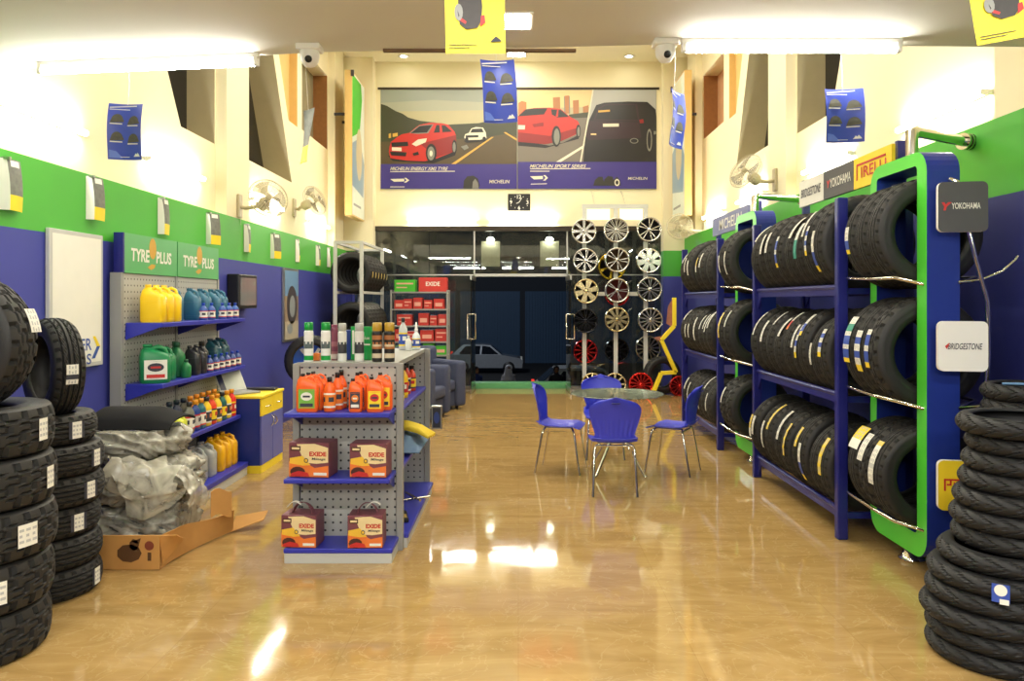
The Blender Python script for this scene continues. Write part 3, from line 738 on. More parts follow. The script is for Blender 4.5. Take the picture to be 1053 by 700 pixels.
part('base_shelf', MB().box(ly(y0), ly(y1), -(x-UX), -.002, .075, z, 0, .004, 1), M_SHELF, t)
part('kick_plate', MB().box(ly(y0), ly(y1), -(x-UX)+.012, -.01, 0, .075), M_LGREY, t)
M_GBOARD = mat('green_board', rgb(92, 172, 104), .4, vary=.05)
for y0, y1 in ((5.95, 6.86), (6.88, 7.81)):
    s = part('sign_board', MB().box(-(y1-y0)/2, (y1-y0)/2, -.012, .06, 1.82, 2.125), M_GBOARD, t, (ly((y0+y1)/2), 0, 0))
    b = MB().text('TYRE', -.21, 1.965, .30, .10, -.0145, 0, .05, .03)
    b.text('PLUS', .20, 1.965, .28, .10, -.0145, 0, .05, .03)
    part('lettering', b, M_PAPER, s)
    part('emblem', MB().ell(.0, 2.03, .062, .085, -.0135, 0, 20).poly([(-.09, 1.875), (-.03, 1.855), (.03, 1.875), (.05, 1.90), (-.02, 1.905)], -.0135, 0), mat('dull_orange_print', rgb(206, 160, 60), .5), s, label='dull orange emblem between the words')
part('side_panel', MB().box(ly(5.945)-.02, ly(5.948), -.012, .06, 1.82, 2.125), M_RACK, t, label='blue end of the name board')

YEL, TEAL, GRN, BLK = (250, 206, 24), (44, 104, 132), (24, 128, 76), (40, 40, 44)
G1 = 'containers on the top wall shelf'
z = SH[0][0]+.001
for i, (y, x) in enumerate(((6.10, -2.84), (6.235, -2.84), (6.37, -2.84))):
    jug('%s yellow oil jug on the top wall shelf' % ['leftmost', 'middle', 'rightmost'][i], (x, y, z), .18, .11, .295, YEL, YEL, G1, None, rotz=0)
for i, (y, x) in enumerate(((6.56, -2.88), (6.93, -2.88), (7.16, -2.88), (7.46, -2.9), (7.62, -2.9))):
    jug('%s teal oil jug from the left on the top wall shelf' % ORD[i], (x, y, z), .12, .14, .28, TEAL, TEAL, G1)
for i, y in enumerate((6.87, 7.05, 7.31, 7.48, 7.64)):
    bottle('%s small blue-capped bottle from the left on the top wall shelf' % ORD[i], (-2.76, y, z), .034, .15, (60, 92, 170), (30, 70, 190), G1, 'white', 'additive_bottle')
z = SH[1][0]+.001; G2 = 'containers on the second wall shelf'
t2 = jug('big green oil jug with a white label on the second wall shelf', (-2.83, 6.10, z), .22, .17, .30, GRN, GRN, G2, 'white', rotz=30)
jug('green oil jug just right of the big one on the second wall shelf', (-2.85, 6.30, z), .17, .12, .28, GRN, GRN, G2, None)
bottle('tall green bottle with a narrow neck, left of its twin on second shelf', (-2.86, 6.56, z), .068, .29, (40, 120, 72), (30, 90, 60), G2)
bottle('tall green bottle behind the black jugs on the second wall shelf', (-2.935, 6.70, z), .056, .29, (40, 120, 72), (30, 90, 60), G2)
bottle('small green bottle in front of the tall green one, second shelf', (-2.755, 6.50, z), .04, .15, (40, 130, 76), (30, 90, 60), G2)
jug('left black oil jug on the second wall shelf', (-2.80, 6.74, z), .12, .09, .25, BLK, BLK, G2)
jug('right black oil jug on the second wall shelf', (-2.80, 6.875, z), .12, .09, .25, BLK, BLK, G2)
bottle('dark smoky bottle beside the black jugs on the second wall shelf', (-2.86, 7.08, z), .06, .27, (66, 66, 62), (40, 40, 40), G2)
jug('left dark teal jug at the far end of the second wall shelf', (-2.88, 7.40, z), .13, .15, .28, (32, 78, 92), (30, 60, 80), G2)
jug('right dark teal jug at the far end of the second wall shelf', (-2.88, 7.60, z), .13, .15, .28, (32, 78, 92), (30, 60, 80), G2)
for i, y in enumerate((6.99, 7.13, 7.27, 7.41, 7.55, 7.69)):
    bottle('%s small blue-capped bottle from the left on the second wall shelf' % ORD[i], (-2.755, y, z), .034, .15, (70, 90, 150), (30, 70, 190), G2, 'white', 'additive_bottle')
z = SH[2][0]+.001; G3 = 'containers on the third wall shelf'
jug('lime yellow jug beside the black mat on the third wall shelf', (-2.66, 6.12, z), .12, .12, .17, (214, 220, 60), (180, 180, 50), G3)
row = [((110, 112, 100), 'grey', 'white'), ((40, 70, 140), 'blue', 'silver'), ((40, 110, 120), 'teal', 'white'), ((246, 206, 40), 'yellow', 'dark'), ((232, 70, 34), 'orange-red', 'yellow'), ((240, 200, 40), 'golden', 'dark'), ((30, 100, 96), 'dark green', 'yellow'), ((244, 214, 50), 'light yellow', 'dark'), ((222, 40, 36), 'red', 'red')]
for i, (c, n, l) in enumerate(row):
    bottle('%s oil bottle in the front row on the third wall shelf' % n, (-2.62, 6.24+i*.115, z), .052, .245, c, (40, 40, 40) if i in (0, 3, 6) else (230, 150, 30), G3, l, flat=.62, rotz=75)
for i, (c, n) in enumerate((((40, 66, 76), 'dark slate'), ((36, 46, 70), 'navy'), ((70, 70, 60), 'olive'), ((236, 150, 40), 'amber'), ((244, 200, 50), 'pale gold'), ((60, 60, 60), 'charcoal'), ((200, 60, 40), 'brick red'), ((234, 196, 60), 'straw yellow'))):
    bottle('%s oil bottle in the back row on the third wall shelf' % n, (-2.76, 6.20+i*.13, z), .055, .25, c, (236, 150, 40) if i > 2 else (30, 40, 50), G3, None, flat=.62, rotz=75)
z = SH[3][0]+.001; G4 = 'jugs on the bottom wall shelf'
for i, y in enumerate((6.46, 6.66)): jug('%s pale grey jug on the bottom wall shelf' % ['left', 'right'][i], (-2.66, y, z), .17, .13, .29, (170, 172, 168), (160, 160, 158), G4)
for i, y in enumerate((6.86, 7.01, 7.15)): jug('%s yellow jug on the bottom wall shelf' % ['left', 'middle', 'right'][i], (-2.66, y, z), .18, .105, .295, (244, 184, 20), (244, 184, 20), G4)

# ---------------------------------------------------------------- cabinet, laptop, wall screen, posters
t = thing('cabinet', 'small blue cabinet with two yellow drawers, two doors and a yellow plinth', 'cabinet', (-2.68, 7.63, 0), 90)
w, dp = .66, .29
part('carcass', MB().box(-w/2, w/2, -dp+.02, dp, .07, .695), M_RACKD, t)
part('top', MB().box(-w/2-.01, w/2+.01, -dp-.01, dp, .695, .72, 0, .004, 1), M_YPNL, t)
part('plinth', MB().box(-w/2, w/2, -dp+.005, dp, 0, .07), M_YPNL, t)
for s in (-1, 1):
    c = s*w/4
    d = part('drawer', MB().box(c-w/4+.006, c+w/4-.006, -dp, -dp+.02, .53, .688, 0, .003, 1), M_YPNL, t)
    part('handle', MB().tube([(c-.04, -dp, .61), (c-.04, -dp-.02, .61), (c+.04, -dp-.02, .61), (c+.04, -dp, .61)], .005, 6), M_CHROME, d)
    d = part('door', MB().box(c-w/4+.006, c+w/4-.006, -dp, -dp+.02, .075, .524, 0, .003, 1), mat('cabinet_door_blue', rgb(92, 100, 178), .4), t)
    part('handle', MB().tube([(c-s*(w/4-.03), -dp, .50), (c-s*(w/4-.035), -dp-.025, .47), (c-s*(w/4-.065), -dp-.025, .43), (c-s*(w/4-.05), -dp, .40)], .006, 6), M_CHROME, d)
t = thing('laptop', 'open silver laptop leaning back on the near end of the yellow cabinet top', 'laptop', (-2.66, 7.50, .722), 55)
part('base', MB().box(-.15, .15, -.11, .11, 0, .018, 0, .004, 1), M_GREY, t)
s = part('screen', MB().box(-.15, .15, -.01, 0, 0, .22, 0, .004, 1), M_LGREY, t, (0, .11, .015), (R(-32), 0, 0))
part('display', MB().rect(-.135, .135, .015, .205, -.0115), mat('display_pale', rgb(190, 194, 184), .2), s)
part('display_band', MB().rect(-.135, -.075, .015, .205, -.0125), mat('display_navy', rgb(48, 54, 84), .2), s)
single('keyboard', MB().box(-.19, .19, -.07, .07, 0, .022, 0, .005, 1), M_BLACK, 'flat black keyboard lying on the far end of the yellow cabinet top', 'keyboard', (-2.60, 7.80, .722), 4)
t = thing('wall_screen', 'black framed small screen hung on the blue wall above the cabinet', 'screen', (XL+.002, 8.62, 1.71), 90)
part('casing', MB().box(-.29, .29, -.13, 0, -.185, .185, 0, .012, 2), M_BLACK, t)
part('display', MB().rect(-.25, .25, -.15, .15, -.1315), mat('display_grey', rgb(120, 124, 128), .08), t)
# wall poster, its figure left out
t = thing('wall_poster', 'tall white framed poster on the blue wall behind the left tyre stacks', 'poster', (XL+.002, 5.46, 1.61), 90)
part('frame', MB().box(-.33, .33, -.03, 0, -.475, .475, 0, .004, 1), M_LGREY, t)
s = part('sheet', MB().rect(-.30, .30, -.445, .445, -.0315), M_PAPER, t)
b = MB().text('ER', .10, -.315, .14, .085, -.0335, 0, 0, .012).text('S', .135, -.42, .06, .075, -.0335, 0, 0, .012)
part('lettering', b, mat('logo_blue', rgb(56, 84, 160), .5), s)
b = MB().poly([(.185, -.26), (.22, -.26), (.285, -.335), (.24, -.335)], -.0335, 0).poly([(.24, -.335), (.285, -.335), (.215, -.42), (.17, -.42)], -.0335, 1)
part('emblem', b, [M_SYEL, mat('logo_blue', (0, 0, 0))], s)
t = thing('wall_poster', 'narrow silver-framed photo poster on the blue wall right of the black screen', 'poster', (XL+.002, 10.6, 1.555), 90)
part('frame', MB().box(-.34, .34, -.03, 0, -.49, .49, 0, .004, 1), M_STEEL, t)
b = MB().rect(-.31, .31, -.46, .46, -.0315, 0).rect(-.31, .31, .12, .46, -.0325, 1).ell(.02, .0, .24, .26, -.0335, 2).ell(.03, -.02, .13, .15, -.0345, 3).rect(-.31, .31, -.46, -.22, -.0335, 4).ell(-.08, -.32, .12, .07, -.0345, 3)
part('sheet', b, [mat('photo_tan', rgb(150, 130, 110), .35), mat('photo_sky', rgb(110, 150, 190), .35), mat('photo_dark', rgb(66, 62, 66), .35), mat('photo_grey', rgb(140, 146, 150), .35), mat('photo_sand', rgb(180, 170, 150), .35)], t)

# folded leaflets hanging from the green band
M_PHOTO = mat('leaflet_photo', rgb(110, 112, 104), .5, vary=.5, scale=30)
def leaflet():
    b = MB(); w_, hh = .12, .31
    D = .028
    b.grid(lambda u, v: (-.024*u, -(D+.01*math.sin(PI*v))*(1-u)-.02*v*(1-u), -hh*v), 3, 6, 0)            # short white leaf back to the wall
    rf = lambda u, v: ((.13+.02*v)*u, -(D+.008*math.sin(PI*u)+.01*math.sin(PI*v)+.02*v*(1-u)), -hh*v)
    b.grid(lambda u, v: rf(u, v*.70), 4, 6, 1); b.grid(lambda u, v: rf(u, .70+v*.30), 4, 3, 2)
    b.grid(lambda u, v: (rf(.15+.6*u, .03+.12*v)[0], rf(.15+.6*u, .03+.12*v)[1]-.003, rf(.15+.6*u, .03+.12*v)[2]), 2, 2, 0)
    return b.mesh('sheet', [M_PAPER, M_PHOTO, M_SYEL])
ys = [(4.70, 2.46), (5.64, 2.50), (6.75, 2.49), (7.80, 2.48), (8.86, 2.47), (9.82, 2.45), (10.9, 2.46), (12.0, 2.46), (12.7, 2.47)]
wl = ['nearest leaflet at the left frame edge, hanging on the green band', 'leaflet on the green band above the white wall poster', 'leaflet on the green band above the left green name board',
      'narrow leaflet seen edge-on above the right green name board', 'leaflet on the green band just below the near left wall fan', 'thin leaflet on the green band above the black wall screen',
      'leaflet on the green band above the narrow photo poster', 'second last leaflet at the far end of the green band', 'farthest leaflet on the left green band']
lm = leaflet()
for i, (y, z) in enumerate(ys):
    t = thing('hanging_leaflet', wl[i], 'leaflet', (XL+.004, y, z), 90+(rnd.uniform(-6, 10) if i not in (3, 5) else -24), 'leaflets along the left green band')
    part('sheet', lm, None, t); part('hanging_clip', MB().box(-.012, .012, -.05, -.0, -.008, .008), M_STEEL, t)

# ---------------------------------------------------------------- wrapped bundles on a flattened carton
def blob(b, c, s, n=3., seed=0, amp=.02, nu=48, nv=28, freq=5., ridge=False, m=0, zlo=.006, zhi=9., xhi=9.):
    c = Vector(c)
    def fn(u, v):
        th = 2*PI*u; p = PI*(v-.5); e = 2/n
        def sg(x, q): return math.copysign(abs(x)**q, x)
        x = sg(math.cos(p), e)*sg(math.cos(th), e); y = sg(math.cos(p), e)*sg(math.sin(th), e); z = sg(math.sin(p), e)
        q = Vector((x*s[0], y*s[1], z*s[2])); w = q*freq+Vector((seed*7.3, seed*3.1, seed))
        f = noise.noise(w)
        if ridge:   # long folds running across the bundle
            g = Vector((q.x*.8-q.z*.9, q.y*.8, q.x*2.6+q.z*5+q.y*1.5))*freq*.62+Vector((seed*3.7, seed*5.1, seed))
            g += Vector((noise.noise(w*.6), noise.noise(w*.6+Vector((9, 0, 0))), noise.noise(w*.6+Vector((0, 9, 0)))))*.8
            f = .9*(1-abs(noise.noise(g))*2)+.35*(1-abs(noise.noise(g*2.4))*2)+.5*noise.noise(w*.45)-.75
        r = c+q+Vector((x, y, z))*amp*f
        r.z = min(max(r.z, zlo), zhi); r.x = min(r.x, xhi); return r
    b.grid(fn, nu, nv, m)
    return b
t = thing('carton', 'flattened printed brown cardboard carton lying under the plastic-wrapped bundles', 'carton', (-2.3, 4.68, 0), 0)
part('front_panel', MB().box(-.36, .16, -.006, .006, .004, .205).box(-.36, .16, 0, .30, .0, .012), M_CARD, t)
b = MB().ell(-.02, .10, .075, .055, -.0085, 0, 9).ell(.01, .15, .03, .035, -.0085, 0, 7).poly([(-.01, .17), (.05, .19), (.04, .155)], -.0085, 0)
part('printed_drawing', b, mat('carton_ink', rgb(92, 60, 30), .7), t)
part('printed_seal', MB().ell(.10, .145, .028, .028, -.0085, 0, 16), mat('carton_maroon', rgb(130, 60, 40), .7), t)
part('lettering', MB().rect(.09, .112, .055, .105, -.0085, 0), mat('carton_ink', (0, 0, 0)), t)
part('paper_label', MB().rect(-.355, -.325, .03, .19, -.0085, 0), M_LGREY, t)
def carton_side(u, v):
    return (.16+.06*u+.10*u*u+.02*math.sin(9*u)*v, .04+.72*u, .008+(.19-.05*u)*v+.012*math.sin(7*u)*v)
part('side_panel', MB().grid(carton_side, 14, 4, thick=.007), M_CARD, t)
part('corner_flap', MB().grid(lambda u, v: (.16+.10*v-.01*u, -.004+.14*u*(.4+.6*v), .205-.06*u*v-.19*(1-v)*u), 4, 4, thick=.006), M_CARD, t)
part('torn_flap', MB().grid(lambda u, v: (.31+.19*u, .74+.12*u+.10*v, .01+.08*v*(1-u*.5)+.05*u), 6, 4, thick=.006), M_CARD, t)
part('upright_flap', MB().grid(lambda u, v: (.285+.10*u, .46+.10*u, .18+.17*v+.02*math.sin(5*u)), 5, 4, thick=.006), M_CARD, t)
M_SEAT = mat('dark_cushion', rgb(84, 86, 88), .75, vary=.2)
def bundle(label, c, s, seed, loc, zlo, zhi, xhi=9.):
    t = thing('seat_bundle', label, 'bundle', loc, 0, 'plastic-wrapped seat bundles')
    part('cushion', blob(MB(), c, s, 3.2, seed, .03, 32, 18, 4, False, 0, zlo+.012, zhi-.012, xhi-.02), M_SEAT, t)
    b = blob(MB(), c, (s[0]+.05, s[1]+.05, s[2]+.05), 2.6, seed+3, .06, 110, 60, 7, True, 0, zlo, zhi, xhi)
    part('plastic_wrap', b, M_WRAP, t)
    return t
O = (-2.46, 5.15, 0)
bundle('lowest plastic-wrapped dark seat bundle resting on the carton', (-.03, .02, .16), (.34, .26, .12), 1, O, .016, .305, .29)
t = bundle('middle plastic-wrapped bundle, the bulkiest one with a hanging sheet corner', (-.02, .02, .44), (.31, .26, .12), 2, O, .307, .59, .33)
def tail(u, v):
    a = noise.noise(Vector((u*5, v*5, 1.7)))*.05
    return (-.05+.36*v+.10*u*v+a, -.34-.05*math.sin(PI*u)+.12*v*(1-u)+a*.6,   .66-.34*u*(.55+.45*math.sin(PI*v))-.06*v-.0+a)
part('loose_sheet', MB().grid(tail, 26, 26), M_WRAP, t)
def tail2(u, v):
    a = noise.noise(Vector((u*6+4, v*6, 9.7)))*.04
    return (.30+.10*u+.05*math.sin(PI*u)+a*.5, -.26+.30*v-.02*u, .54-.24*u-.06*v+.04*math.sin(PI*v)+a*.5)
part('loose_sheet', MB().grid(tail2, 24, 18), M_WRAP, t)
bundle('topmost plastic-wrapped bundle directly under the black mat', (-.10, .05, .68), (.29, .24, .07), 4, O, .592, .772)
def mat_fn(u, v):
    x = -.36+.66*u; z = .10*math.sin(PI*min(1, u*1.15))**.5*(1-v)**.0
    return (x, -.10+.36*v, .02+.15*(1-(2*u-.9)**4*.55)*math.sin(PI*(.12+.76*v))**.7)
b = MB().grid(lambda u, v: (-.30+.58*u+.03*v, -.14+.34*v,   .004+(.125-.06*max(0, u-.72)/.28-.05*max(0, .12-u)/.12)*min(1, math.sin(PI*(v*.93+.0))**.45 if v > 0 else 0)), 26, 16, thick=.012)
tag(part('floor_mat', b, mat('black_carpet', rgb(11, 11, 12), .97, vary=.2), None, (O[0]-.06, O[1]+.02, .775)), 'black moulded car mat lying on top of the plastic-wrapped bundles', 'mat')

# ---------------------------------------------------------------- island display unit
GX0, GX1, GY0, GY1 = -1.43, -.765, 5.07, 6.60
t = thing('display_gondola', 'freestanding grey pegboard display gondola with blue shelves in the left aisle', 'shelving', ((GX0+GX1)/2, (GY0+GY1)/2, 0))
cx, cy = (GX0+GX1)/2, (GY0+GY1)/2; hw = (GX1-GX0)/2; hl = (GY1-GY0)/2
for y, nm in ((-hl, 'near'), (hl, 'far')):
    part('end_panel', MB().box(-hw+.025, hw-.025, y-.012, y+.012, .08, 1.19), M_PEG, t)
    for x in (-hw, hw): part('upright', MB().box(x-.02, x+.02, y-.03, y+.03, 0, 1.20), M_GREY, t)
    part('top_rail', MB().box(-hw, hw, y-.02, y+.02, 1.18, 1.205), M_GREY, t)
part('spine_panel', MB().box(-.012, .012, -hl+.02, hl-.02, .08, 1.17), M_PEG, t)
part('top_shelf', MB().box(-hw+.02, hw-.02, -hl+.02, hl-.02, 1.175, 1.205), M_GREY, t)
def end_shelf(z, d, nm):
    y0 = -hl-.03-d
    b = MB().box(-hw-.005, hw-.02, y0, -hl-.012, z-.028, z, 0, .005, 1)
    for x in (-hw+.03, hw-.045):
        b.add([(x, -hl-.012, z-.11), (x, -hl-.012, z-.02), (x, y0+.02, z-.02), (x+.01, -hl-.012, z-.11), (x+.01, -hl-.012, z-.02), (x+.01, y0+.02, z-.02)], [(0, 1, 2), (3, 5, 4), (0, 2, 5, 3)])
    part(nm, b, M_SHELF, t)
end_shelf(.918, .255, 'shelf'); end_shelf(.515, .255, 'shelf')
part('base_shelf', MB().box(-hw-.005, hw-.005, -hl-.285, -hl-.0, .062, .09, 0, .004, 1), M_SHELF, t)
part('kick_plate', MB().box(-hw, hw-.01, -hl-.278, -hl-.02, 0, .064), M_LGREY, t)
for s in (-1, 1):
    for z in (.89, .50):
        b = MB().box(min(s*.015, s*(hw-.01)), max(s*.015, s*(hw-.01)), -hl+.03, hl-.03, z-.028, z, 0, .005, 1)
        part('side_shelf', b, M_SHELF, t)
    part('base_shelf', MB().box(min(s*.015, s*(hw+.05)), max(s*.015, s*(hw+.05)), -hl+.03, hl-.03, .062, .09, 0, .004, 1), M_SHELF, t)
    part('kick_plate', MB().box(min(s*.02, s*(hw+.04)), max(s*.02, s*(hw+.04)), -hl+.03, hl-.03, 0, .062), M_LGREY, t)
ZT = 1.206
OR_, DKC = (240, 100, 28), (30, 28, 28)
# cans along the near edge of the top
def gx(px, Y): return (px-533)*Y/F
Y = 5.15; G = 'cans on top of the display gondola'
can('leftmost green-capped white spray can on the gondola top', (gx(317.5, Y), Y, ZT), .030, .258, (232, 234, 230), (26, 150, 62), G, 'green')
can('second green-capped white spray can on the gondola top', (gx(335, Y), Y, ZT), .031, .258, (232, 234, 230), (26, 150, 62), G, 'green')
can('slim plum-coloured can beside the second green-capped can', (gx(344, Y+.12), Y+.12, ZT), .022, .24, (134, 70, 92), (134, 70, 92), G, 'plum', caph=.06)
can('white spray can with a grey cap, left of the green box', (gx(352, Y), Y, ZT), .028, .252, (222, 222, 216), (176, 176, 170), G, 'grey')
can('grey-capped can in front of the green box on gondola top', (gx(369.5, Y), Y, ZT), .030, .252, (214, 214, 206), (170, 170, 166), G, 'grey')
can('left gold-capped black can on the gondola top', (gx(387.8, Y), Y, ZT), .033, .256, (34, 32, 28), (186, 150, 52), G, 'gold', caph=.2)
can('right gold-capped black can at the corner of gondola top', (gx(400.5, Y), Y, ZT), .034, .256, (34, 32, 28), (186, 150, 52), G, 'gold', caph=.2)
b = MB().box(-.07, .07, -.02, .02, 0, .225, 0, .003, 1)
t = single('product_box', b, plastic((30, 150, 70)), 'green upright box behind the grey-capped can on the gondola top', 'box', (gx(372, 5.3), 5.3, ZT), -6)
part('lettering', MB().text('Blue', .035, .15, .05, .022, -.0215, 0).rect(-.06, -.045, .04, .2, -.0215).rect(.02, .065, .10, .11, -.0215), M_PAPER, t)
single('product_box', MB().box(-.03, .03, -.05, .05, 0, .2, 0, .004, 1), plastic((40, 60, 140)), 'small dark blue box left of the green box on the gondola top', 'box', (gx(358, 5.36), 5.36, ZT))
single('product_box', MB().box(-.022, .022, -.022, .022, 0, .05, 0, .004, 1), plastic((226, 120, 50)), 'tiny orange carton between the green-capped cans on gondola top', 'box', (gx(326, 5.24), 5.24, ZT))
Y = 6.45
bottle('dark-capped pale bottle at the far end of the gondola top', (gx(414.5, Y), Y, ZT), .036, .26, (200, 202, 206), (44, 44, 50), G, 'blue', 'care_bottle')
bottle('small white bottle at the far end of the gondola top', (gx(420, 6.3), 6.3, ZT), .026, .12, (232, 232, 226), (232, 232, 226), G, None, 'care_bottle')
t = bottle('white nozzle bottle at the far right end of the gondola top', (gx(428, Y), Y, ZT), .034, .17, (228, 234, 238), (240, 240, 240), G, 'blue', 'care_bottle')
part('nozzle', MB().lathe([(.012, .165), (.005, .225), (0, .226)], 10), plastic((240, 240, 236)), t)
# orange containers on the first end shelf
z = .919; G = 'orange jugs on the upper front shelf'
for i, (px, Y) in enumerate(((316.5, 4.86), (322, 4.94), (327, 5.01))):
    jug('%s big orange jug in the left row with green label' % ['front', 'middle', 'rear'][i], (gx(px, Y), Y, z), .135, .062, .235, OR_, DKC, G, 'green', 'care_jug')
bottle('front orange bottle in the second row, rounded shoulders', (gx(339, 4.86), 4.86, z), .037, .215, OR_, DKC, G, 'orange', 'care_bottle', .8)
bottle('middle orange bottle in the second row on the front shelf', (gx(347, 4.95), 4.95, z), .037, .235, OR_, DKC, G, 'orange', 'care_bottle', .8)
bottle('rear orange bottle in the second row on the front shelf', (gx(351, 5.02), 5.02, z), .037, .245, OR_, DKC, G, 'orange', 'care_bottle', .6)
jug('front slim orange jug with a dark label, third row', (gx(366, 4.86), 4.86, z), .082, .06, .205, OR_, DKC, G, 'dark', 'care_jug')
jug('middle slim orange jug in the third row on front shelf', (gx(370.5, 4.94), 4.94, z), .082, .06, .235, OR_, DKC, G, 'dark', 'care_jug')
jug('rear slim orange jug in the third row on front shelf', (gx(374, 5.015), 5.015, z), .082, .055, .235, OR_, DKC, G, 'dark', 'care_jug')
jug('front broad orange jug with a yellow label at right', (gx(386, 4.86), 4.86, z), .105, .06, .215, OR_, DKC, G, 'yellow', 'care_jug')
jug('rear broad orange jug with a yellow label at right', (gx(395, 4.945), 4.945, z), .105, .06, .235, OR_, DKC, G, 'yellow', 'care_jug')
# battery cartons
M_BX = [mat('carton_plum', rgb(120, 64, 74), .45, vary=.25, scale=12), mat('carton_orange', rgb(230, 120, 50), .45, vary=.25, scale=9), mat('carton_pale', rgb(240, 214, 160), .45, vary=.2, scale=9),
        mat('carton_brown', rgb(74, 40, 34), .45), M_SRED, M_PAPER, M_INK, mat('carton_gold', rgb(240, 190, 60), .45)]
def battery(label, loc, w, d, h, rotz, handle):
    t = thing('battery_box', label, 'box', loc, rotz, 'red and orange battery boxes on the gondola')
    a, e = w/2, d/2
    b = MB().box(-a, a, -e, e, 0, h, 0, .004, 1); y = -e-.0012
    part('carton', b, [M_BX[0]], t)
    p = MB()
    p.poly([(-a*.98, h*.12), (a*.98, h*.12), (a*.98, h*.98), (-a*.98, h*.98)], y, 0)
    p.poly([(-a*.98, h*.02), (a*.98, h*.02), (a*.98, h*.35), (a*.3, h*.28), (-a*.2, h*.44), (-a*.98, h*.46)], y-.0006, 1)
    p.poly([(-a*.6, h*.95), (a*.3, h*.97), (a*.97, h*.86), (a*.97, h*.44), (a*.4, h*.40), (-a*.1, h*.42), (-a*.35, h*.62)], y-.0006, 2)
    p.poly([(-a*.95, h*.55), (-a*.3, h*.62), (a*.1, h*.36), (-a*.3, h*.34), (-a*.95, h*.4)], y-.0012, 7)
    p.ell(-a*.55, h*.16, a*.38, h*.15, y-.0015, 3, 14); p.poly([(-a*.9, h*.03), (a*.05, h*.03), (-a*.05, h*.14), (-a*.5, h*.19), (-a*.85, h*.12)], y-.002, 4)
    p.rect(-a*.9, -a*.4, h*.76, h*.9, y-.0018, 3); p.rect(-a*.84, -a*.46, h*.80, h*.86, y-.0024, 2); p.rect(a*.25, a*.9, h*.07, h*.15, y-.0018, 5)
    p.text('EXIDE', a*.46, h*.68, w*.42, h*.13, y-.0026, 4, 0, .04); p.text('Mileage', a*.50, h*.53, w*.34, h*.09, y-.0026, 6, .15, .015)
    p.ell(-a*.12, h*.49, a*.11, h*.07, y-.0024, 6, 12); p.ell(-a*.12, h*.49, a*.07, h*.045, y-.003, 7, 12)
    part('print', p, M_BX, t)
    if handle:
        part('handle_flap', MB().grid(lambda u, v: (-a*.55+a*1.2*u, -.004+d*.3*v-.03, h+.072*math.sin(PI*u)**.6*(1-.2*v)), 10, 3, thick=.004), M_BX[0], t)
        part('strap', MB().grid(lambda u, v: (handle*a*.4-.045+.09*u, -.045+.028*v, h+.004+.07*math.sin(PI*(.12+.66*u))**.7), 10, 2, thick=.003), M_PAPER, t)
    return t
battery('left battery box on the middle front shelf, the largest one', (gx(322, 4.90), 4.915, .516), .255, .17, .215, -6, 0)
battery('right battery box on the middle front shelf', (gx(381.5, 4.90), 4.90, .516), .23, .15, .21, -3, 0)
battery('left battery box on the lowest front shelf with a carry strap', (gx(311, 4.87), 4.885, .091), .22, .16, .20, -4, -1)
battery('right battery box on the lowest front shelf with a carry strap', (gx(377.5, 4.87), 4.875, .091), .215, .16, .20, 2, 1)
# right flank of the gondola
z = .891; G = 'bottles on the right side of the gondola'
for i, (x, Y, c, cp, l, n) in enumerate(((-.85, 5.26, (238, 110, 30), DKC, 'orange', 'orange'), (-.86, 5.42, (250, 200, 30), DKC, 'dark', 'golden yellow'), (-.85, 5.60, (248, 206, 30), DKC, 'dark', 'lemon yellow'),
                                   (-.85, 5.80, (250, 196, 30), DKC, 'red', 'amber yellow'), (-.86, 6.02, (214, 52, 34), DKC, 'dark', 'red'), (-.85, 6.24, (226, 70, 36), DKC, 'yellow', 'bright red'))):
    bottle('%s bottle on the right side shelf of the gondola' % n, (x, Y, z), .046, .235 if i < 5 else .2, c, cp, G, l, 'care_bottle', .75, 90)
z = .501
def cloth(x0, x1, y0, y1, h, seed, hang=0.):
    def fn(u, v):
        x = x0+(x1-x0)*u; y = y0+(y1-y0)*v
        r = min(1, 4*min(u, 1-u, v, 1-v)+.15)
        return (x, y, h*r*(.75+.5*noise.noise(Vector((u*4+seed, v*4, seed))))+.012-hang*max(0, u-.8)*5*.16)
    return MB().grid(fn, 22, 26, thick=.008)
tag(part('folded_cloth', cloth(-1.05, -.70, 5.55, 6.45, .11, 3), mat('denim_cloth', rgb(94, 120, 150), .85, vary=.2, scale=10), None, (0, 0, z+.006)), 'heap of blue-grey cloths on the lower right side shelf of the gondola', 'cloth')
b = MB()
for k in range(4): b.tube([(-.95+.02*k, 5.86+.05*k, .14+.01*k), (-.84, 5.84+.05*k, .165), (-.74, 5.80+.05*k, .145), (-.66+.01*k, 5.77+.045*k, .10)], [.022, .026, .024, .014], 8)
tag(part('yellow_cloth', b, mat('yellow_cloth', rgb(236, 206, 60), .8), None, (0, 0, z+.0)), 'yellow cloth lying folded over the blue-grey cloths on the gondola', 'cloth')
z = .091
t = thing('wheel_wrench', 'chrome cross wheel wrench lying on the gondola base shelf', 'tool', (-.80, 5.95, z+.012), 30)
part('bar', MB().tube([(-.14, 0, 0), (.14, 0, 0)], .009, 8), M_CHROME, t); part('bar', MB().tube([(0, -.14, .019), (0, .14, .019)], .009, 8), M_CHROME, t)
b = MB().box(-.05, .05, -.11, .11, 0, .03, 0, .006, 1)
t = single('tool_case', b, M_BLACK, 'small black tool case with gold print on the gondola base shelf', 'case', (-.82, 5.45, z), 12)
part('print', MB().box(-.04, .04, -.09, .0, .0305, .031), mat('gold_print', rgb(180, 150, 80), .4), t)
t = thing('product_card', 'chrome framed blue product card hooked on the far upright of the gondola', 'card', (-.69, 6.64, .62), 0)
part('frame', MB().box(-.045, .045, -.02, .02, -.1, .1, 0, .004, 1), M_STEEL, t); part('card', MB().rect(-.033, .033, -.085, .085, -.0215), M_INK, t)
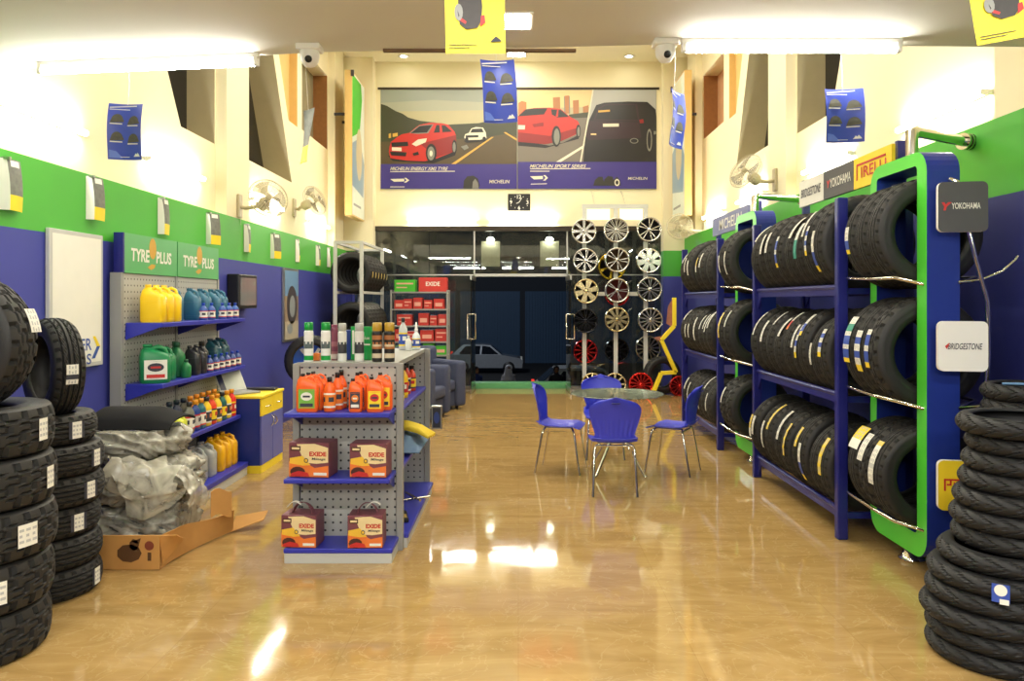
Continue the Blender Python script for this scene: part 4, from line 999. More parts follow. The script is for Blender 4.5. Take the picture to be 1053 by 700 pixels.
part('print', MB().ell(0, .0, .024, .05, -.0225), plastic((60, 80, 150)), t); part('hook', MB().tube([(-.06, 0, .08), (-.045, 0, .08)], .006, 6), M_STEEL, t)

# ---------------------------------------------------------------- glass table and the four chairs
TX, TYY = .92, 7.30
t = thing('glass_table', 'round glass-topped table with chrome legs between four blue chairs', 'table', (TX, TYY, 0))
part('table_top', MB().lathe([(0, .738), (.425, .738), (.432, .744), (.425, .75), (0, .75)], 56, smooth=False), M_TABLEG, t)
part('column', MB().lathe([(0, .30), (.028, .30), (.028, .70), (.07, .72), (.07, .737), (0, .737)], 20), M_CHROME, t)
for a in (45, 135, 225, 315):
    c, s = math.cos(R(a)), math.sin(R(a))
    b = MB().tube([(c*.02, s*.02, .34), (c*.10, s*.10, .31), (c*.30, s*.30, .03), (c*.33, s*.33, .014)], .015, 10)
    part('leg', b, M_CHROME, t)
def chair_meshes():
    def seat(u, v):   # v: 0 front .. 1 back
        x = (u-.5)*2; w = .21*(1-.12*v-.10*max(0, .25-v)/.25)
        z = .445-.022*math.sin(PI*v)*(1-.6*x*x)+.014*abs(x)**3-.03*max(0, .18-v)/.18+.05*max(0, v-.85)/.15*.6
        return (x*w, -.21+.40*v, z)
    s = MB().grid(seat, 16, 18, thick=.009)
    def back(u, v):   # v: 0 seat .. 1 top; a shield, waisted low and broad above
        x = (u-.5)*2
        w = .160+.056*math.sin(PI*min(1, max(0, v-.12)/.88*.68))**1.2
        if v > .66: w *= math.sqrt(max(0, 1-((v-.66)/.345)**2.6))*.98+.02
        if v < .12: w = .165+.02*(1-v/.12)
        z = .452+.372*v-.018*x*x*max(0, v-.6)/.4
        y = .185+.02*v+.075*v*v-.035*(1-x*x)*0-.05*x*x*(.35+.65*v)
        if .08 < v < .5: y += .004*math.cos(u*PI*18)
        return (x*w, y, z)
    b = MB().grid(back, 36, 26, thick=-.010)
    return s.mesh('seat', M_CHAIR), b.mesh('backrest', M_CHAIR)
CS, CB = chair_meshes()
def chair(label, x, y, rz):
    t = thing('dining_chair', label, 'chair', (x, y, 0), rz, 'blue plastic chairs round the glass table')
    part('seat', CS, None, t); b = part('backrest', CB, None, t)
    part('grip_slot', MB().box(-.035, .035, .245, .280, .768, .778, 0, .004, 1), plastic((28, 34, 120)), b)
    for sx in (-1, 1):
        part('leg', MB().tube([(sx*.12, -.13, .418), (sx*.155, -.15, .40), (sx*.165, -.16, .37), (sx*.19, -.215, .0)], .0105, 10), M_CHROME, t)
        part('leg', MB().tube([(sx*.12, .12, .418), (sx*.155, .13, .40), (sx*.165, .14, .37), (sx*.18, .205, .0)], .0105, 10), M_CHROME, t)
        part('frame_rail', MB().tube([(sx*.12, -.13, .418), (sx*.12, .12, .418)], .0105, 8), M_CHROME, t)
    part('stretcher', MB().tube([(-.155, .13, .405), (.155, .13, .405)], .009, 8), M_CHROME, t)
    return t
# local: the seat's front is -y
chair('blue plastic chair with its back to the camera, before the glass table', .80, 6.62, 180-2)
chair('blue plastic chair on the left of the glass table, facing right', .40, 7.45, 76)
chair('blue plastic chair on the right of the glass table, facing left', 1.46, 7.38, -118)
chair('blue plastic chair behind the glass table, facing the camera', .88, 8.12, 0)

# ---------------------------------------------------------------- armchairs, red box rack, tyre rack and show wheel at far left
def armchair(label, x, y, rz):
    t = thing('armchair', label, 'armchair', (x, y, 0), rz, 'dark blue-grey armchairs')
    part('base', MB().box(-.40, .40, -.38, .40, .05, .28, 0, .03, 3), M_SOFA, t)
    part('seat_cushion', MB().box(-.25, .25, -.42, .25, .285, .44, 0, .05, 4, None, True), M_SOFA, t)
    b = part('backrest', MB().box(-.36, .36, .22, .44, .28, .92, 0, .07, 4, None, True), M_SOFA, t)
    for i in range(3):
        for j in range(2):
            part('button', MB().lathe([(0, -.012), (.014, -.006), (.014, .004)], 8, 0, T(-.16+.16*i, .214, .58+.16*j) @ RX(90)), M_SOFA, b)
    for sx in (-1, 1):
        part('armrest', MB().box(sx*.34-.09, sx*.34+.09, -.44, .34, .05, .72, 0, .06, 4, None, True), M_SOFA, t)
        for yy in (-.34, .34): part('foot', MB().lathe([(0, 0), (.02, 0), (.028, .055), (0, .055)], 12, 0, T(sx*.32, yy, 0)), M_BLACK, t)
    return t
armchair('nearer dark blue-grey armchair just behind the display gondola', -1.46, 10.68, 78)
armchair('farther dark blue-grey armchair with a buttoned back before the red box rack', -1.38, 11.75, 40)
# rack of small boxes against the glass
RX0, RX1, RYY = -2.17, -1.21, 13.55
t = thing('box_rack', 'narrow grey steel rack of red and green boxes against the glass front', 'rack', ((RX0+RX1)/2, RYY, 0))
LV = [1.77, 1.475, 1.19, .92, .69, .40, .10]
w = (RX1-RX0)/2
for x in (-w, w):
    for y in (-.17, .17): part('post', MB().box(x-.015, x+.015, y-.015, y+.015, 0, 1.80), M_GREY, t)
for z in LV: part('shelf', MB().box(-w, w, -.18, .18, z-.025, z), M_GREY, t)
M_RB = mat('box_red', rgb(196, 52, 44), .5, vary=.15); M_GB = mat('box_green', rgb(70, 180, 44), .5, vary=.1)
def part_box(label, x, z, w_, h_, col, art):
    t = thing('part_box', label, 'box', (x, RYY-.02, z+.001), 0, 'boxes on the grey rack by the glass front')
    part('carton', MB().box(-w_/2, w_/2, -.12, .12, 0, h_, 0, .003, 1), col, t)
    b = MB()
    if art == 'text': b.text('EXIDE', 0, h_*.55, w_*.5, h_*.3, -.1215, 0, 0, .02)
    elif art == 'lines': b.rect(-w_*.4, w_*.4, h_*.62, h_*.75, -.1215).rect(-w_*.4, w_*.1, h_*.3, h_*.4, -.1215)
    else: b.rect(-w_*.35, w_*.35, h_*.25, h_*.6, -.1215)
    part('lettering', b, mat('print_pink', rgb(236, 170, 150), .5) if art != 'text' else M_PAPER, t)
def rx(px): return (px-533)*RYY/F
part_box('green box on the top of the grey rack', rx(417.5), 1.77, .36, .20, M_GB, 'lines')
part_box('large red box with pale letters on top of the grey rack', rx(446), 1.77, .48, .24, M_RB, 'text')
for r_, (z, bx) in enumerate(((1.475, ((411.5, 10), (420.5, 9), (430.5, 10), (441, 9), (452, 11))), (1.19, ((417, 16), (436.5, 11), (446.5, 8), (455.5, 9))), (.92, ((411.5, 9), (424, 13), (440, 14), (454.5, 13))), (.69, ((412, 11), (425, 12), (441.5, 12), (454, 12))))):
    for i, (px, wp) in enumerate(bx):
        g = r_ == 3
        part_box('%s %s box from the left on the %s shelf of the grey rack' % (ORD[i], 'green' if g else 'red', ['second', 'third', 'fourth', 'fifth'][r_]), rx(px), z, wp*RYY/F-.01, (.17, .19, .19, .17)[r_]+.02*((i*7+r_) % 3-1), M_GB if g else M_RB, ['half', 'lines'][(i+r_) % 2])
# silver tyre rack
TRX, TA, TB = -2.58, 11.9, 13.7
t = thing('silver_tyre_rack', 'silver angle-iron tyre rack in the far left corner', 'rack', (TRX, (TA+TB)/2, 0))
o = (TB-TA)/2
for y in (-o, o):
    for x in (-.20, .20): part('post', MB().box(x-.025, x+.025, y-.025, y+.025, 0, 2.52), M_LGREY, t)
    part('top_bar', MB().box(-.22, .22, y-.02, y+.02, 2.48, 2.52), M_LGREY, t)
for x in (-.20, .20): part('top_bar', MB().box(x-.02, x+.02, -o, o, 2.48, 2.52), M_LGREY, t)
for z in (1.76, .98, .22):
    for x in (-.20, .20): part('rail', MB().box(x-.02, x+.02, -o+.026, o-.026, z-.04, z), M_LGREY, t)
for tier, z, n in (('upper', 1.76, 6), ('lower', .98, 6)):
    zc = z+math.sqrt(.342**2-.18**2)
    for i, y in enumerate(spaced(12.15, 13.45, n)):
        tyre('%s tyre on the %s rails of the silver rack' % ('nearest' if i == 0 else 'farthest' if i == n-1 else ORD[i]+' from the camera', tier), (TRX, y, zc-.325), .325, .2, 'rib', 'Y', (0, 0, 0),
             [(0, -104, -88, .05, PAL['yellow'], '000')] if tier == 'upper' else [(0, -50, -14, .03, PAL['white'], '000')], 'tyres on the silver rack')

# ---------------------------------------------------------------- big wall posters on the back wall
def wall_print(name, label, ox, oy, sc, x0, x1, z0, z1, layers, texts, mats):
    """a flat print; its drawing is given on a sheet grid (u right, v down) mapped onto the wall plane"""
    def w(u, v): return ((ox+u/sc-533)*YB/F, 1.6-(oy+v/sc-310)*YB/F)
    cx, cz = (x0+x1)/2, (z0+z1)/2
    t = thing(name, label, 'poster', (cx, YB-.002, cz))
    b = MB().box(x0-cx, x1-cx, -.012, 0, z0-cz, z1-cz, 0)
    y = -.0135
    for m, pts in layers:
        if pts[0] == 'e':
            (px, pz), (qx, qz) = w(pts[1], pts[2]), w(pts[1]+pts[3], pts[2]+pts[4]); q = [(px+(qx-px)*math.cos(2*PI*i/18), pz+(qz-pz)*math.sin(2*PI*i/18)) for i in range(18)]
        else: q = [w(*p) for p in pts]
        q = [(min(max(X, x0+.005), x1-.005)-cx, min(max(Z, z0+.005), z1-.005)-cz) for X, Z in q]
        b.poly(q, y, m); y -= .0006
    part('printed_sheet', b, mats, t)
    for body, u0, u1, v0, v1, sh, m in texts:
        (X0, Z0), (X1, Z1) = w(u0, v0), w(u1, v1)
        part('lettering', MB().text(body, (X0+X1)/2-cx, (Z0+Z1)/2-cz, X1-X0, abs(Z0-Z1), y-.002, 0, sh, .01), m, t)
    return t
def pm(n, r, g, b): return mat('poster_'+n, rgb(r, g, b), .28, vary=.06, scale=1.5)
PMATS = [pm('sky', 152, 158, 148), pm('haze', 186, 176, 140), pm('hill', 62, 64, 46), pm('road', 86, 72, 50), pm('red', 196, 46, 40), pm('dark', 34, 32, 36), pm('pale', 226, 218, 196),
         pm('blue', 62, 52, 128), pm('line', 214, 166, 74), pm('grey', 128, 126, 118), pm('tyre', 52, 50, 48), pm('peach', 234, 200, 142), pm('tower', 176, 116, 70), pm('asphalt', 120, 112, 102), pm('plum', 52, 34, 44), pm('mist', 176, 176, 172), pm('dred', 140, 30, 32), pm('cloud', 170, 170, 152)]
L1 = [(0, [(0, 0), (800, 0), (800, 420), (0, 420)]), (17, [(60, 230), (330, 215), (760, 235), (760, 300), (60, 320)]), (1, [(60, 275), (765, 265), (765, 350), (60, 350)]),
      (2, [(55, 235), (90, 245), (135, 272), (170, 285), (200, 305), (260, 322), (330, 330), (400, 342), (470, 338), (560, 334), (640, 318), (765, 306), (765, 440), (55, 440)]),
      (3, [(55, 430), (470, 415), (560, 412), (765, 380), (765, 560), (55, 560)]), (2, [(640, 318), (765, 306), (765, 400), (690, 380)]),
      (8, [(415, 548), (438, 548), (640, 405), (628, 405)]), (8, [(690, 382), (700, 380), (765, 415), (765, 425)]),
      (5, [(95, 500), (450, 470), (440, 500), (330, 540), (120, 528)]),
      (4, [(103, 455), (112, 430), (140, 408), (165, 392), (205, 384), (232, 362), (258, 343), (310, 332), (370, 334), (405, 342), (438, 378), (446, 400), (446, 445), (430, 482), (345, 516), (285, 530), (190, 526), (108, 514), (100, 482)]),
      (16, [(260, 440), (446, 395), (446, 445), (430, 482), (345, 510)]),
      (9, [(206, 386), (256, 347), (330, 340), (302, 386), (250, 390)]), (5, [(212, 386), (258, 350), (322, 344), (296, 382)]), (5, [(330, 384), (345, 344), (390, 346), (425, 378)]), (4, [(362, 382), (360, 342), (370, 342), (376, 382)]),
      (5, [(112, 434), (198, 430), (200, 452), (116, 456)]), (5, [(106, 480), (192, 484), (188, 505), (112, 500)]), (6, [(116, 458), (166, 460), (166, 478), (116, 476)]),
      (6, [(218, 442), (250, 418), (296, 412), (290, 432), (240, 454)]), (5, [(222, 490), (250, 480), (256, 496), (228, 502)]),
      (5, ['e', 318, 488, 28, 48]), (9, ['e', 317, 490, 19, 36]), (6, ['e', 317, 490, 8, 15]), (5, ['e', 437, 456, 12, 36]), (9, ['e', 436, 458, 8, 26]),
      (8, [(100, 390), (112, 386), (112, 410), (100, 412)]), (8, [(120, 388), (146, 384), (146, 402), (120, 406)]),
      (5, [(485, 425), (600, 420), (596, 428), (500, 436)]),
      (6, [(487, 408), (492, 392), (512, 384), (524, 362), (548, 355), (584, 358), (598, 382), (602, 412), (570, 420), (495, 422)]), (5, [(518, 384), (528, 365), (578, 362), (588, 382)]), (5, [(494, 398), (560, 396), (560, 408), (496, 410)]),
      (5, ['e', 500, 418, 9, 10]), (5, ['e', 590, 414, 9, 10]), (9, [(470, 455), (500, 446), (512, 462), (488, 474)]),
      (7, [(0, 545), (800, 545), (800, 700), (0, 700)]), (10, [(482, 672), (486, 630), (502, 608), (535, 604), (558, 620), (572, 672)]), (9, [(528, 672), (532, 636), (544, 620), (558, 640), (562, 672)]), (7, [(560, 690), (575, 690), (575, 660), (566, 660)]),
      (6, [(108, 582), (440, 580), (440, 584), (108, 586)]), (6, [(108, 660), (182, 660), (182, 664), (108, 664)]), (6, [(180, 616), (190, 616), (206, 628), (190, 640), (178, 640), (192, 628)]), (6, [(108, 622), (180, 620), (180, 634), (128, 636)])]
x0, x1 = (391.5-533)*YB/F, (531.8-533)*YB/F; z0, z1 = 1.6+115.5*YB/F, 1.6+217.5*YB/F
wall_print('wall_poster', 'wide poster of a red hatchback and a white car on a country road', 380, 60, 5., x0, x1, z0, z1, L1,
           [('MICHELIN ENERGY XM2 TYRE', 108, 405, 578, 560, .35, PMATS[6]), ('MICHELIN', 616, 720, 644, 626, .15, PMATS[6])], PMATS)
L2 = [(11, [(0, 90), (440, 90), (440, 300), (0, 300)]), (1, [(0, 210), (420, 200), (420, 270), (0, 280)]),
      (12, [(40, 180), (58, 170), (82, 176), (82, 240), (40, 240)]), (12, [(218, 152), (254, 150), (256, 230), (220, 230)]), (9, [(274, 146), (304, 144), (306, 235), (276, 235)]), (12, [(278, 144), (300, 142), (300, 235), (282, 235)]), (12, [(320, 168), (350, 165), (352, 240), (322, 240)]), (12, [(372, 200), (400, 192), (400, 245), (372, 245)]),
      (2, [(300, 240), (410, 226), (410, 262), (300, 270)]),
      (13, [(0, 270), (410, 255), (400, 500), (0, 500)]), (6, [(232, 484), (258, 484), (372, 412), (370, 400)]),
      (15, [(424, 90), (760, 90), (760, 500), (356, 500)]), (13, [(372, 400), (760, 440), (760, 500), (356, 500)]),
      (5, [(0, 370), (200, 400), (270, 385), (350, 345), (350, 365), (180, 412), (0, 400)]),
      (4, [(0, 262), (34, 250), (70, 216), (120, 207), (200, 205), (258, 212), (306, 252), (344, 272), (354, 290), (354, 330), (330, 345), (262, 376), (180, 393), (0, 380)]), (16, [(0, 330), (200, 350), (354, 305), (354, 330), (262, 376), (180, 393), (0, 380)]),
      (5, [(38, 250), (78, 214), (120, 209), (190, 208), (172, 240)]), (5, [(212, 240), (208, 214), (258, 216), (300, 252), (240, 256)]), (4, [(232, 252), (240, 214), (246, 214), (244, 252)]),
      (9, [(0, 292), (76, 294), (74, 318), (0, 318)]), (6, [(40, 296), (74, 297), (72, 316), (38, 316)]), (16, [(110, 290), (170, 280), (170, 300), (120, 306)]),
      (5, ['e', 235, 352, 24, 54]), (9, ['e', 237, 354, 15, 42]), (5, ['e', 348, 326, 12, 34]), (9, ['e', 349, 328, 7, 25]),
      (5, [(372, 500), (384, 350), (404, 268), (440, 192), (482, 180), (600, 174), (702, 176), (744, 214), (760, 250), (760, 500)]),
      (14, [(384, 350), (404, 272), (660, 280), (672, 360), (400, 372)]), (14, [(424, 270), (452, 206), (484, 188), (650, 186), (664, 276)]), (5, [(436, 264), (460, 210), (488, 194), (640, 192), (652, 268)]),
      (8, [(450, 220), (510, 216), (510, 226), (450, 230)]), (6, [(474, 288), (556, 287), (556, 303), (474, 304)]), (11, [(412, 338), (440, 338), (440, 346), (412, 346)]), (16, [(660, 268), (680, 264), (684, 284), (664, 286)]),
      (9, ['e', 712, 372, 14, 58]), (5, ['e', 712, 372, 9, 46]), (9, [(735, 326), (760, 326), (760, 340), (735, 344)]), (9, ['e', 634, 376, 22, 14]), (5, ['e', 634, 376, 17, 10]),
      (6, [(420, 90), (427, 90), (360, 500), (353, 500)]),
      (7, [(0, 484), (800, 484), (800, 640), (0, 640)]), (6, [(100, 518), (410, 516), (410, 520), (100, 522)]), (6, [(100, 530), (200, 530), (200, 534), (100, 534)]), (6, [(104, 596), (186, 594), (186, 598), (104, 600)]),
      (6, [(168, 552), (178, 552), (192, 566), (178, 580), (166, 580), (180, 566)]), (6, [(100, 558), (166, 556), (166, 572), (120, 574)]),
      (10, [(424, 606), (432, 578), (452, 560), (472, 560), (484, 606)]), (10, [(474, 606), (482, 572), (500, 556), (524, 560), (532, 606)]), (10, [(524, 606), (528, 576), (546, 560), (562, 580), (566, 606)]), (6, ['e', 546, 590, 13, 18]), (10, ['e', 546, 590, 8, 11])]
xa, xb = (532.2-533)*YB/F, (675-533)*YB/F
wall_print('wall_poster', 'wide poster of a red sedan beside a black car seen from behind', 525, 70, 5., xa, xb, z0, z1, L2,
           [('MICHELIN SPORT SERIES', 98, 388, 515, 497, .35, PMATS[6]), ('MICHELIN', 602, 702, 576, 562, .15, PMATS[6])], PMATS)
struct('trim_23', MB().box(x0-.05, xb+.05, YB-.03, YB, z1+.005, z1+.04), mat('dark_bronze', (0, 0, 0)))
# clock
t = thing('wall_clock', 'black rectangular wall clock with white numerals under the poster wall', 'clock', (.015, YB-.002, 3.42))
part('casing', MB().box(-.205, .205, -.03, 0, -.155, .155, 0, .006, 1), M_BLACK, t)
b = MB()
for n, x, z in (('12', 0, .10), ('3', .15, 0), ('6', 0, -.10), ('9', -.15, 0)): b.text(n, x, z, .075 if len(n) > 1 else .042, .07, -.0315, 0, 0, .01)
for x, z in ((-.075, .1), (.075, .1), (-.15, .06), (.15, .06), (-.15, -.06), (.15, -.06), (-.075, -.1), (.075, -.1)): b.rect(x-.006, x+.006, z-.008, z+.008, -.0315)
part('dial', b, M_PAPER, t)
part('hand', MB().poly([(-.006, 0), (.006, 0), (.052, .075), (.044, .08)], -.033), M_PAPER, t); part('hand', MB().poly([(0, .006), (0, -.006), (-.05, -.028), (-.054, -.018)], -.034), M_PAPER, t)

# ---------------------------------------------------------------- alloy wheels on their frame
WY = 13.6
def wx(px): return (px-533)*WY/F
def wz(py): return 1.6-(py-310)*WY/F
t = thing('wheel_rack', 'grey steel frame of three uprights carrying alloy wheels before the glass', 'rack', (wx(634), WY, 0))
ox = wx(634)
for px, z1_ in ((601.5, 3.27), (634, 3.27), (665, 3.27)):
    part('upright', MB().box(wx(px)-ox-.035, wx(px)-ox+.035, .10, .14, 0, z1_), M_LGREY, t)
    part('foot', MB().box(wx(px)-ox-.04, wx(px)-ox+.04, -.05, .35, 0, .03), M_LGREY, t)
part('top_bar', MB().box(wx(599)-ox, wx(667.5)-ox, .098, .142, 3.23, 3.30), M_LGREY, t)
part('cross_bar', MB().box(wx(601)-ox, wx(666)-ox, .10, .14, wz(304), wz(300)), M_LGREY, t)
for px in (616, 650): part('lamp_panel', MB().box(wx(px)-ox-.2, wx(px)-ox+.2, .10, .13, 3.03, 3.22), emis('panel_glow', (1, .92, .66), 1.6), t)
for px in (612, 644): part('hang_wire', MB().tube([(wx(px)-ox, .12, 3.3), (wx(px)-ox, .45, 3.5), (wx(px)-ox, .785, 3.64)], .004, 5), M_STEEL, t)
def wheel(label, x, y, z, Ro, n, col, dark, group, style=0, tilt=0, rot=0, name='wheel', split=False):
    t = thing(name, label, 'wheel', (x, y, z), 0, group, (R(tilt), 0, 0))
    mc = mat('wheel_'+col[0], rgb(*col[1:]), .22, .85, vary=.06); md = mat('wheel_in_'+dark[0], rgb(*dark[1:]), .4, .4)
    M = T(0, 0, Ro) @ RX(90)      # axis along y, front face at -y
    def build(kind):
        if kind == 'rim':
            return MB().lathe([(Ro*.93, .03), (Ro, .035), (Ro, .02), (Ro*.95, .01), (Ro*.93, -.06), (Ro, -.10), (Ro*.98, -.12), (Ro*.88, -.10), (Ro*.86, .02)], 40, 0, M, True, True).mesh('rim', mc)
        if kind == 'barrel': return MB().lathe([(Ro*.87, .01), (Ro*.84, -.09), (0, -.095)], 32, 0, M).mesh('barrel', md)
        if kind == 'hub': return MB().lathe([(0, .036), (Ro*.13, .036), (Ro*.17, .025), (Ro*.17, -.02), (0, -.02)], 20, 0, M).mesh('hub', mc)
        b = MB(); r0, r1 = Ro*.12, Ro*.9
        ww = {0: (.16, .11), 1: (.10, .075), 2: (.24, .20), 3: (.07, .055)}[style]
        hw0, hw1 = Ro*ww[0]/1.6, Ro*ww[1]*1.25
        if split:
            for s in (-1, 1): b.prism([(s*hw0*.2, r0), (s*hw0*.2+Ro*.035, r0), (s*hw1*1.3+Ro*.04, r1), (s*hw1*1.3-Ro*.03, r1)], -.032, -.008)
        else: b.prism([(-hw0, r0), (hw0, r0), (hw1*.75, (r0+r1)*.5), (hw1, r1), (-hw1, r1), (-hw1*.75, (r0+r1)*.5)], -.032, -.008)
        return b.mesh('spoke', mc)
    k = (round(Ro, 3), col[0], dark[0], style, split)
    part('rim', cached(('wr',)+k, lambda: build('rim')), None, t); part('barrel', cached(('wb',)+k, lambda: build('barrel')), None, t); part('hub', cached(('wh',)+k, lambda: build('hub')), None, t)
    sp = cached(('ws',)+k, lambda: build('spoke'))
    for i in range(n): part('spoke', sp, None, t, (0, 0, Ro), (0, R(rot+360*i/n), 0))
    return t
SIL, WARMS, BLKW, DK, DKB = ('silver', 200, 197, 188), ('champagne', 196, 180, 136), ('black', 40, 40, 44), ('dark', 30, 30, 32), ('brown', 70, 54, 36)
WR = .213; G = 'alloy wheels on the grey frame'
WL = [(600.3, 238, 8, SIL, DKB, 0, 0, False, 'top left', 'broad eight-spoked silver'), (633.4, 236.7, 12, SIL, DKB, 3, 0, True, 'top centre', 'fine split-spoked silver'), (667.3, 236, 5, SIL, DK, 0, 10, True, 'top right', 'five split-spoked silver'),
      (602, 267.9, 8, SIL, DK, 3, 8, True, 'second row left', 'black and silver split-spoked'), (634.5, 267.3, 5, SIL, DKB, 0, 20, True, 'second row centre', 'five twin-spoked bright'), (667, 267.9, 7, ('white', 236, 234, 226), DK, 2, 0, False, 'second row right', 'broad seven-spoked pale'),
      (602.8, 299.3, 6, WARMS, DK, 2, 15, False, 'third row left', 'six-spoked warm silver'), (634.5, 298.5, 5, SIL, ('darkred', 80, 20, 24), 1, 18, True, 'third row centre', 'dark five-spoked'), (667.9, 297.4, 8, SIL, DK, 1, 0, True, 'third row right', 'eight twin-spoked silver'),
      (602, 329.7, 10, BLKW, DK, 3, 0, True, 'bottom row left', 'black mesh-spoked'), (634.3, 328.4, 10, WARMS, DK, 0, 0, False, 'bottom row centre', 'ten-spoked champagne'), (668.7, 328.9, 14, SIL, DK, 3, 0, False, 'bottom row right', 'dark many-spoked')]
for px, py, n, c, d, st, rot, sp, where, look in WL:
    w_ = wheel('%s alloy wheel, %s on the grey wheel frame' % (look, where), wx(px), WY-.02, wz(py)-WR, WR, n, c, d, G, st, 0, rot, split=sp)
    part('mount', MB().tube([(0, .10, WR), (0, .12, WR)], .05, 10), M_LGREY, w_)
REDW, YW, GW = ('red', 190, 40, 42), ('yellow', 200, 170, 50), ('grey', 160, 156, 140)
Y2 = 14.05; s2 = Y2/F; G2 = 'wheels fixed behind the grey frame'
def behind(label, px, py, r, n, c, st, sp=False):
    w_ = wheel(label, (px-533)*s2, Y2, 1.6-(py-310)*s2-r, r, n, c, DK, G2, st, 0, 9, split=sp)
    part('mount', MB().tube([(0, .12, r), (0, .30, r)], .05, 10), M_LGREY, w_)
behind('yellow wheel behind the second-row centre wheel', 629.5, 273.5, .25, 6, YW, 1)
behind('red wheel behind the dark third-row centre wheel', 634.5, 301.5, .225, 8, REDW, 3)
behind('red wheel low behind the left upright of the frame', 602, 361, .215, 12, REDW, 3)
behind('black wheel low behind the centre upright of the frame', 634.5, 360, .215, 10, BLKW, 1)
behind('pale grey wheel low behind the right upright of frame', 666.5, 358, .225, 14, GW, 3)
G3 = 'wheels standing on the floor by the glass front'
wheel('champagne ringed black wheel leaning at the left frame foot', wx(608), WY-.22, 0, .19, 10, WARMS, DK, G3, 3, -8)
wheel('pale wheel half hidden behind the rear blue chair', wx(631), WY-.22, 0, .19, 8, WARMS, DK, G3, 1, -8)
wheel('bright red many-spoked wheel left of the yellow bolt sign', wx(655.5), WY-.40, 0, .20, 14, ('bright_red', 226, 50, 40), ('maroon', 90, 20, 20), G3, 3, -8)
wheel('orange-red wheel right of the yellow bolt sign', 2.74, 13.27, 0, .17, 14, ('bright_red', 226, 50, 40), ('maroon', 90, 20, 20), G3, 3, -8)
tyre('black tyre standing behind the yellow bolt sign', (2.48, 13.54, 0), .33, .2, 'rib', 'Y', (0, 0, R(10)), [], None)
# lightning-bolt standee
BY = 13.0; s3 = BY/F
bolt = [(693.2, 306), (693.2, 335), (680, 349.5), (695, 382.5), (680, 383.5), (672, 402.5)]
B3 = [((px-533)*s3, 1.6-(py-310)*s3) for px, py in bolt]
bx = B3[2][0]
t = thing('bolt_sign', 'tall yellow-edged lightning bolt standee in the far right corner', 'sign', (bx, BY, 0))
for i in range(len(B3)-1):
    (xa_, za_), (xb_, zb_) = B3[i], B3[i+1]
    d = Vector((xb_-xa_, 0, zb_-za_)); nn = Vector((d.z, 0, -d.x)).normalized()*.028
    za2, zb2 = max(za_, .0), max(zb_, .0)
    part('edge_strip', MB().prism([(xa_-bx-nn.x, max(0, za_-nn.z)), (xb_-bx-nn.x, max(0, zb_-nn.z)), (xb_-bx+nn.x, max(0, zb_+nn.z)), (xa_-bx+nn.x, max(0, za_+nn.z))], -.05, .05), M_YPNL, t)
f = MB()
for i in (0, 1):
    (xa_, za_), (xb_, zb_) = B3[i], B3[i+1]
    f.poly([(xa_-bx-.03, za_-.02), (xb_-bx-.03, zb_-.02), (xb_-bx-.13, zb_+.04), (xa_-bx-.10, za_-.15)], .01)
part('photo_face', f, mat('bolt_photo', rgb(150, 96, 80), .5, vary=.45, scale=18), t)
# show wheel on its stand (left)
t = thing('wheel_display', 'tyre with a blue disc rim on a black display stand by the left wall', 'wheel', (-2.62, 9.9, 0), 0, None, (0, 0, R(8)))
sw, td = tyre_meshes(.325, .2, 'rib', 'Y', .635)
part('sidewall', sw, None, t, (0, 0, .53)); part('tread', td, None, t, (0, 0, .53))
MW = T(0, 0, .855) @ RX(90)
part('rim_disc', MB().lathe([(.21, .07), (.205, .05), (.19, .05), (.17, .02), (.06, .035), (0, .035)], 36, 0, MW), mat('rim_blue', rgb(40, 90, 190), .3, .3), t)
for i in range(5): part('spoke', MB().prism([(-.012, .05), (.012, .05), (.02, .19), (-.02, .19)], -.075, -.05), M_STEEL, t, (0, 0, .855), (0, R(36+72*i), 0))
part('hub_cap', MB().lathe([(0, .08), (.05, .08), (.055, .06), (.055, .03)], 20, 0, MW), M_STEEL, t)
part('stand', MB().box(-.09, .09, -.09, .09, .02, .515).box(-.2, .2, -.16, .16, 0, .02), M_BLACK, t)

